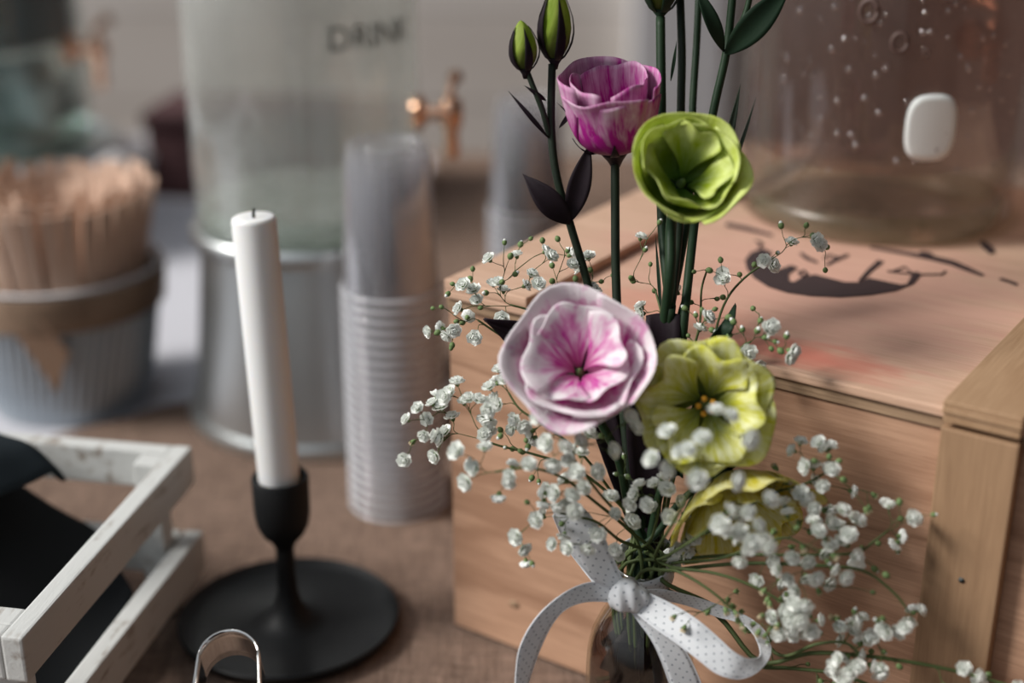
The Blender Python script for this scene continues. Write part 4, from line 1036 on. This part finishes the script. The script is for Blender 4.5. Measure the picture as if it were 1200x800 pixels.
sprig('baby\'s breath sprig reaching over the printed oval on the lid', 21,
      [(776, 625, .594), (800, 520, .600), (830, 420, .598), (848, 358, .592), (872, 326, .586), (905, 303, .582)],
      T('f', '847,330 849,322 903,312 927,287 955,281 960,286 896,306')+T('b', '845,308 867,323 835,318 916,268 944,267 949,276 967,288 967,314 883,312 910,297'), seed=13)
sprig('tangled baby\'s breath sprig of green buds just above the pale yellow bloom', 22,
      [(772, 632, .596), (790, 540, .602), (808, 430, .602), (820, 380, .596), (822, 340, .592), (828, 318, .590)],
      T('f', '819,388 795,344 827,374')+T('b', '835,363 826,376 805,363 796,382 812,355 800,380 845,348 838,350 808,395 815,318 850,372 831,385 822,366 816,372 789,377'), seed=14)
sprig('baby\'s breath sprig along the lid\'s front edge, right of the pale yellow bloom', 23,
      [(782, 640, .592), (820, 560, .596), (850, 460, .592), (866, 412, .584), (880, 400, .580)],
      T('f', '898,387 903,384 885,427 888,432 876,413 923,417 926,412')+T('b', '883,362 890,378 871,389 886,390 921,397 906,399 912,408 902,406 862,380 858,392 922,409 893,395'), seed=15)
sprig('baby\'s breath sprig standing highest against the right of the crate front', 24,
      [(786, 650, .578), (850, 610, .566), (900, 580, .558), (940, 568, .552), (965, 555, .550)],
      T('f', '932,529 937,521 961,521 972,526 969,528 953,550 948,546 971,552 975,548 938,577 943,582 952,594 950,565 964,568 973,592 995,575')+T('d', '911,550 910,562 1022,578 1018,592 1014,595 925,572 920,566')+T('b', '971,538 980,540 985,560 958,540'), seed=16)
sprig('baby\'s breath sprig whose outermost heads nearly touch the brown post', 25,
      [(790, 656, .576), (860, 650, .560), (930, 650, .550), (1000, 648, .546), (1024, 634, .546), (1040, 622, .546)],
      T('f', '1042,595 1038,593 1071,609 1067,608 1052,628 1053,634 1000,610 1004,612 995,627 991,630 982,620 971,640 984,636 1000,652 1004,656')+T('b', '1052,643 1054,592 1054,609 1091,603 1027,637 1022,664 1035,671')+T('d', '1010,641'), seed=17)
sprig('thick tangle of baby\'s breath in the middle right of the crate front', 26,
      [(788, 660, .572), (840, 655, .556), (885, 640, .548), (920, 630, .545), (945, 640, .545)],
      T('f', '986,600 969,611 953,614 958,624 920,593 923,605 945,655 974,665 989,674 955,675 944,673 926,677 912,680 889,677 969,681 921,695 945,704 930,650 905,655 935,690 915,665 962,645')+T('d', '950,603 935,612 965,630 940,640 975,650 925,640 897,690 915,700 958,690 905,625 900,700')+T('b', '965,600 990,640 932,620 968,655 1020,693 947,622'), dj=.012, seed=18)
sprig('drooping baby\'s breath sprig hanging right of the ribbon loop', 27,
      [(786, 664, .568), (840, 672, .556), (890, 690, .550), (930, 715, .548), (945, 730, .548)],
      T('f', '957,727 950,722 943,738 932,742 920,715 910,745 915,740 930,708 940,715 925,725 928,735 950,738 937,727 908,722')+T('d', '902,705 905,735 912,730 895,720 890,738 898,742 920,728 885,730')+T('b', '960,740 900,750'), dj=.01, seed=19)
sprig('withered baby\'s breath sprig hanging over the ribbon\'s right loop', 28,
      [(782, 668, .566), (800, 672, .560), (830, 690, .554), (856, 712, .552), (868, 728, .551)],
      T('d', '861,693 857,708 853,702 868,716 869,731 864,724 831,714 807,729 803,733 792,721 850,712 873,735 861,716'), seed=20)
sprig('lowest baby\'s breath sprig running along the bottom, right of the ribbon', 29,
      [(776, 680, .578), (830, 706, .580), (880, 735, .578), (915, 768, .566), (955, 755, .558), (985, 752, .552), (1000, 758, .550)],
      T('f', '1000,730 996,735 1010,727 998,741 983,738 990,753 1008,756 1012,750 1020,747 980,778 985,772 990,795 1000,775 1005,780 1018,778 1033,780 1030,785 996,785 975,783 1004,765 995,768 985,788')+T('d', '977,724 982,729')+T('b', '1034,761 1000,719 1020,765 1051,778'), seed=21, thick=.0009)
sprig('long baby\'s breath sprig with two heads crossing the foot of the brown post', 30,
      [(778, 690, .584), (840, 720, .584), (890, 775, .572), (950, 765, .562), (1010, 768, .556), (1070, 776, .552), (1120, 786, .549), (1165, 798, .546), (1210, 812, .544)],
      T('f', '1133,787 1129,784 1143,792 1147,796 1187,806')+T('b', '1105,801 1155,790'), seed=22, thick=.0010)
sprig('baby\'s breath sprig arching down to three heads beside the brown post', 31,
      [(790, 668, .574), (870, 660, .560), (950, 662, .550), (1010, 668, .546), (1045, 692, .544), (1062, 712, .543)],
      T('f', '1071,719 1076,716 1068,724 1060,733 1056,738 1041,739 1036,736')+T('b', '1036,726 1030,728'), seed=23, thick=.0008)
sprig('bare lower twigs of baby\'s breath forking across the crate front at the bottom', 32,
      [(774, 700, .584), (830, 745, .586), (880, 778, .578), (930, 783, .570), (985, 790, .562), (1040, 812, .556)],
      T('b', '960,795 975,800 935,815 945,778 902,752 880,740 1000,812'), seed=24, thick=.0010)

# ================================================================ light: overcast daylight with an open side at the left
w = bpy.data.worlds.new('world'); SC.world = w; w.use_nodes = True; nt = w.node_tree; nt.nodes.clear()
o = nt.nodes.new('ShaderNodeOutputWorld'); bg = nt.nodes.new('ShaderNodeBackground'); tc = nt.nodes.new('ShaderNodeTexCoord'); sp = nt.nodes.new('ShaderNodeSeparateXYZ')
rp = nt.nodes.new('ShaderNodeValToRGB'); mp = nt.nodes.new('ShaderNodeMapRange'); mp.inputs[1].default_value = -1; mp.inputs[2].default_value = 1
nt.links.new(tc.outputs['Generated'], sp.inputs[0]); nt.links.new(sp.outputs[2], mp.inputs[0]); nt.links.new(mp.outputs[0], rp.inputs[0])
e = rp.color_ramp.elements; e[0].position = .40; e[0].color = (.10, .085, .075, 1); e[1].position = .56; e[1].color = (.42, .44, .47, 1); x = e.new(.95); x.color = (.80, .86, .93, 1)
nt.links.new(rp.outputs[0], bg.inputs[0]); bg.inputs[1].default_value = .66; nt.links.new(bg.outputs[0], o.inputs[0])
sl = bpy.data.lights.new('sun', 'SUN'); sl.energy = 3.3; sl.angle = radians(20); sl.color = (1, .97, .93)
so = bpy.data.objects.new('sun', sl); COL.objects.link(so); so.rotation_euler = V((-1.0, -.16, .80)).to_track_quat('Z', 'Y').to_euler()
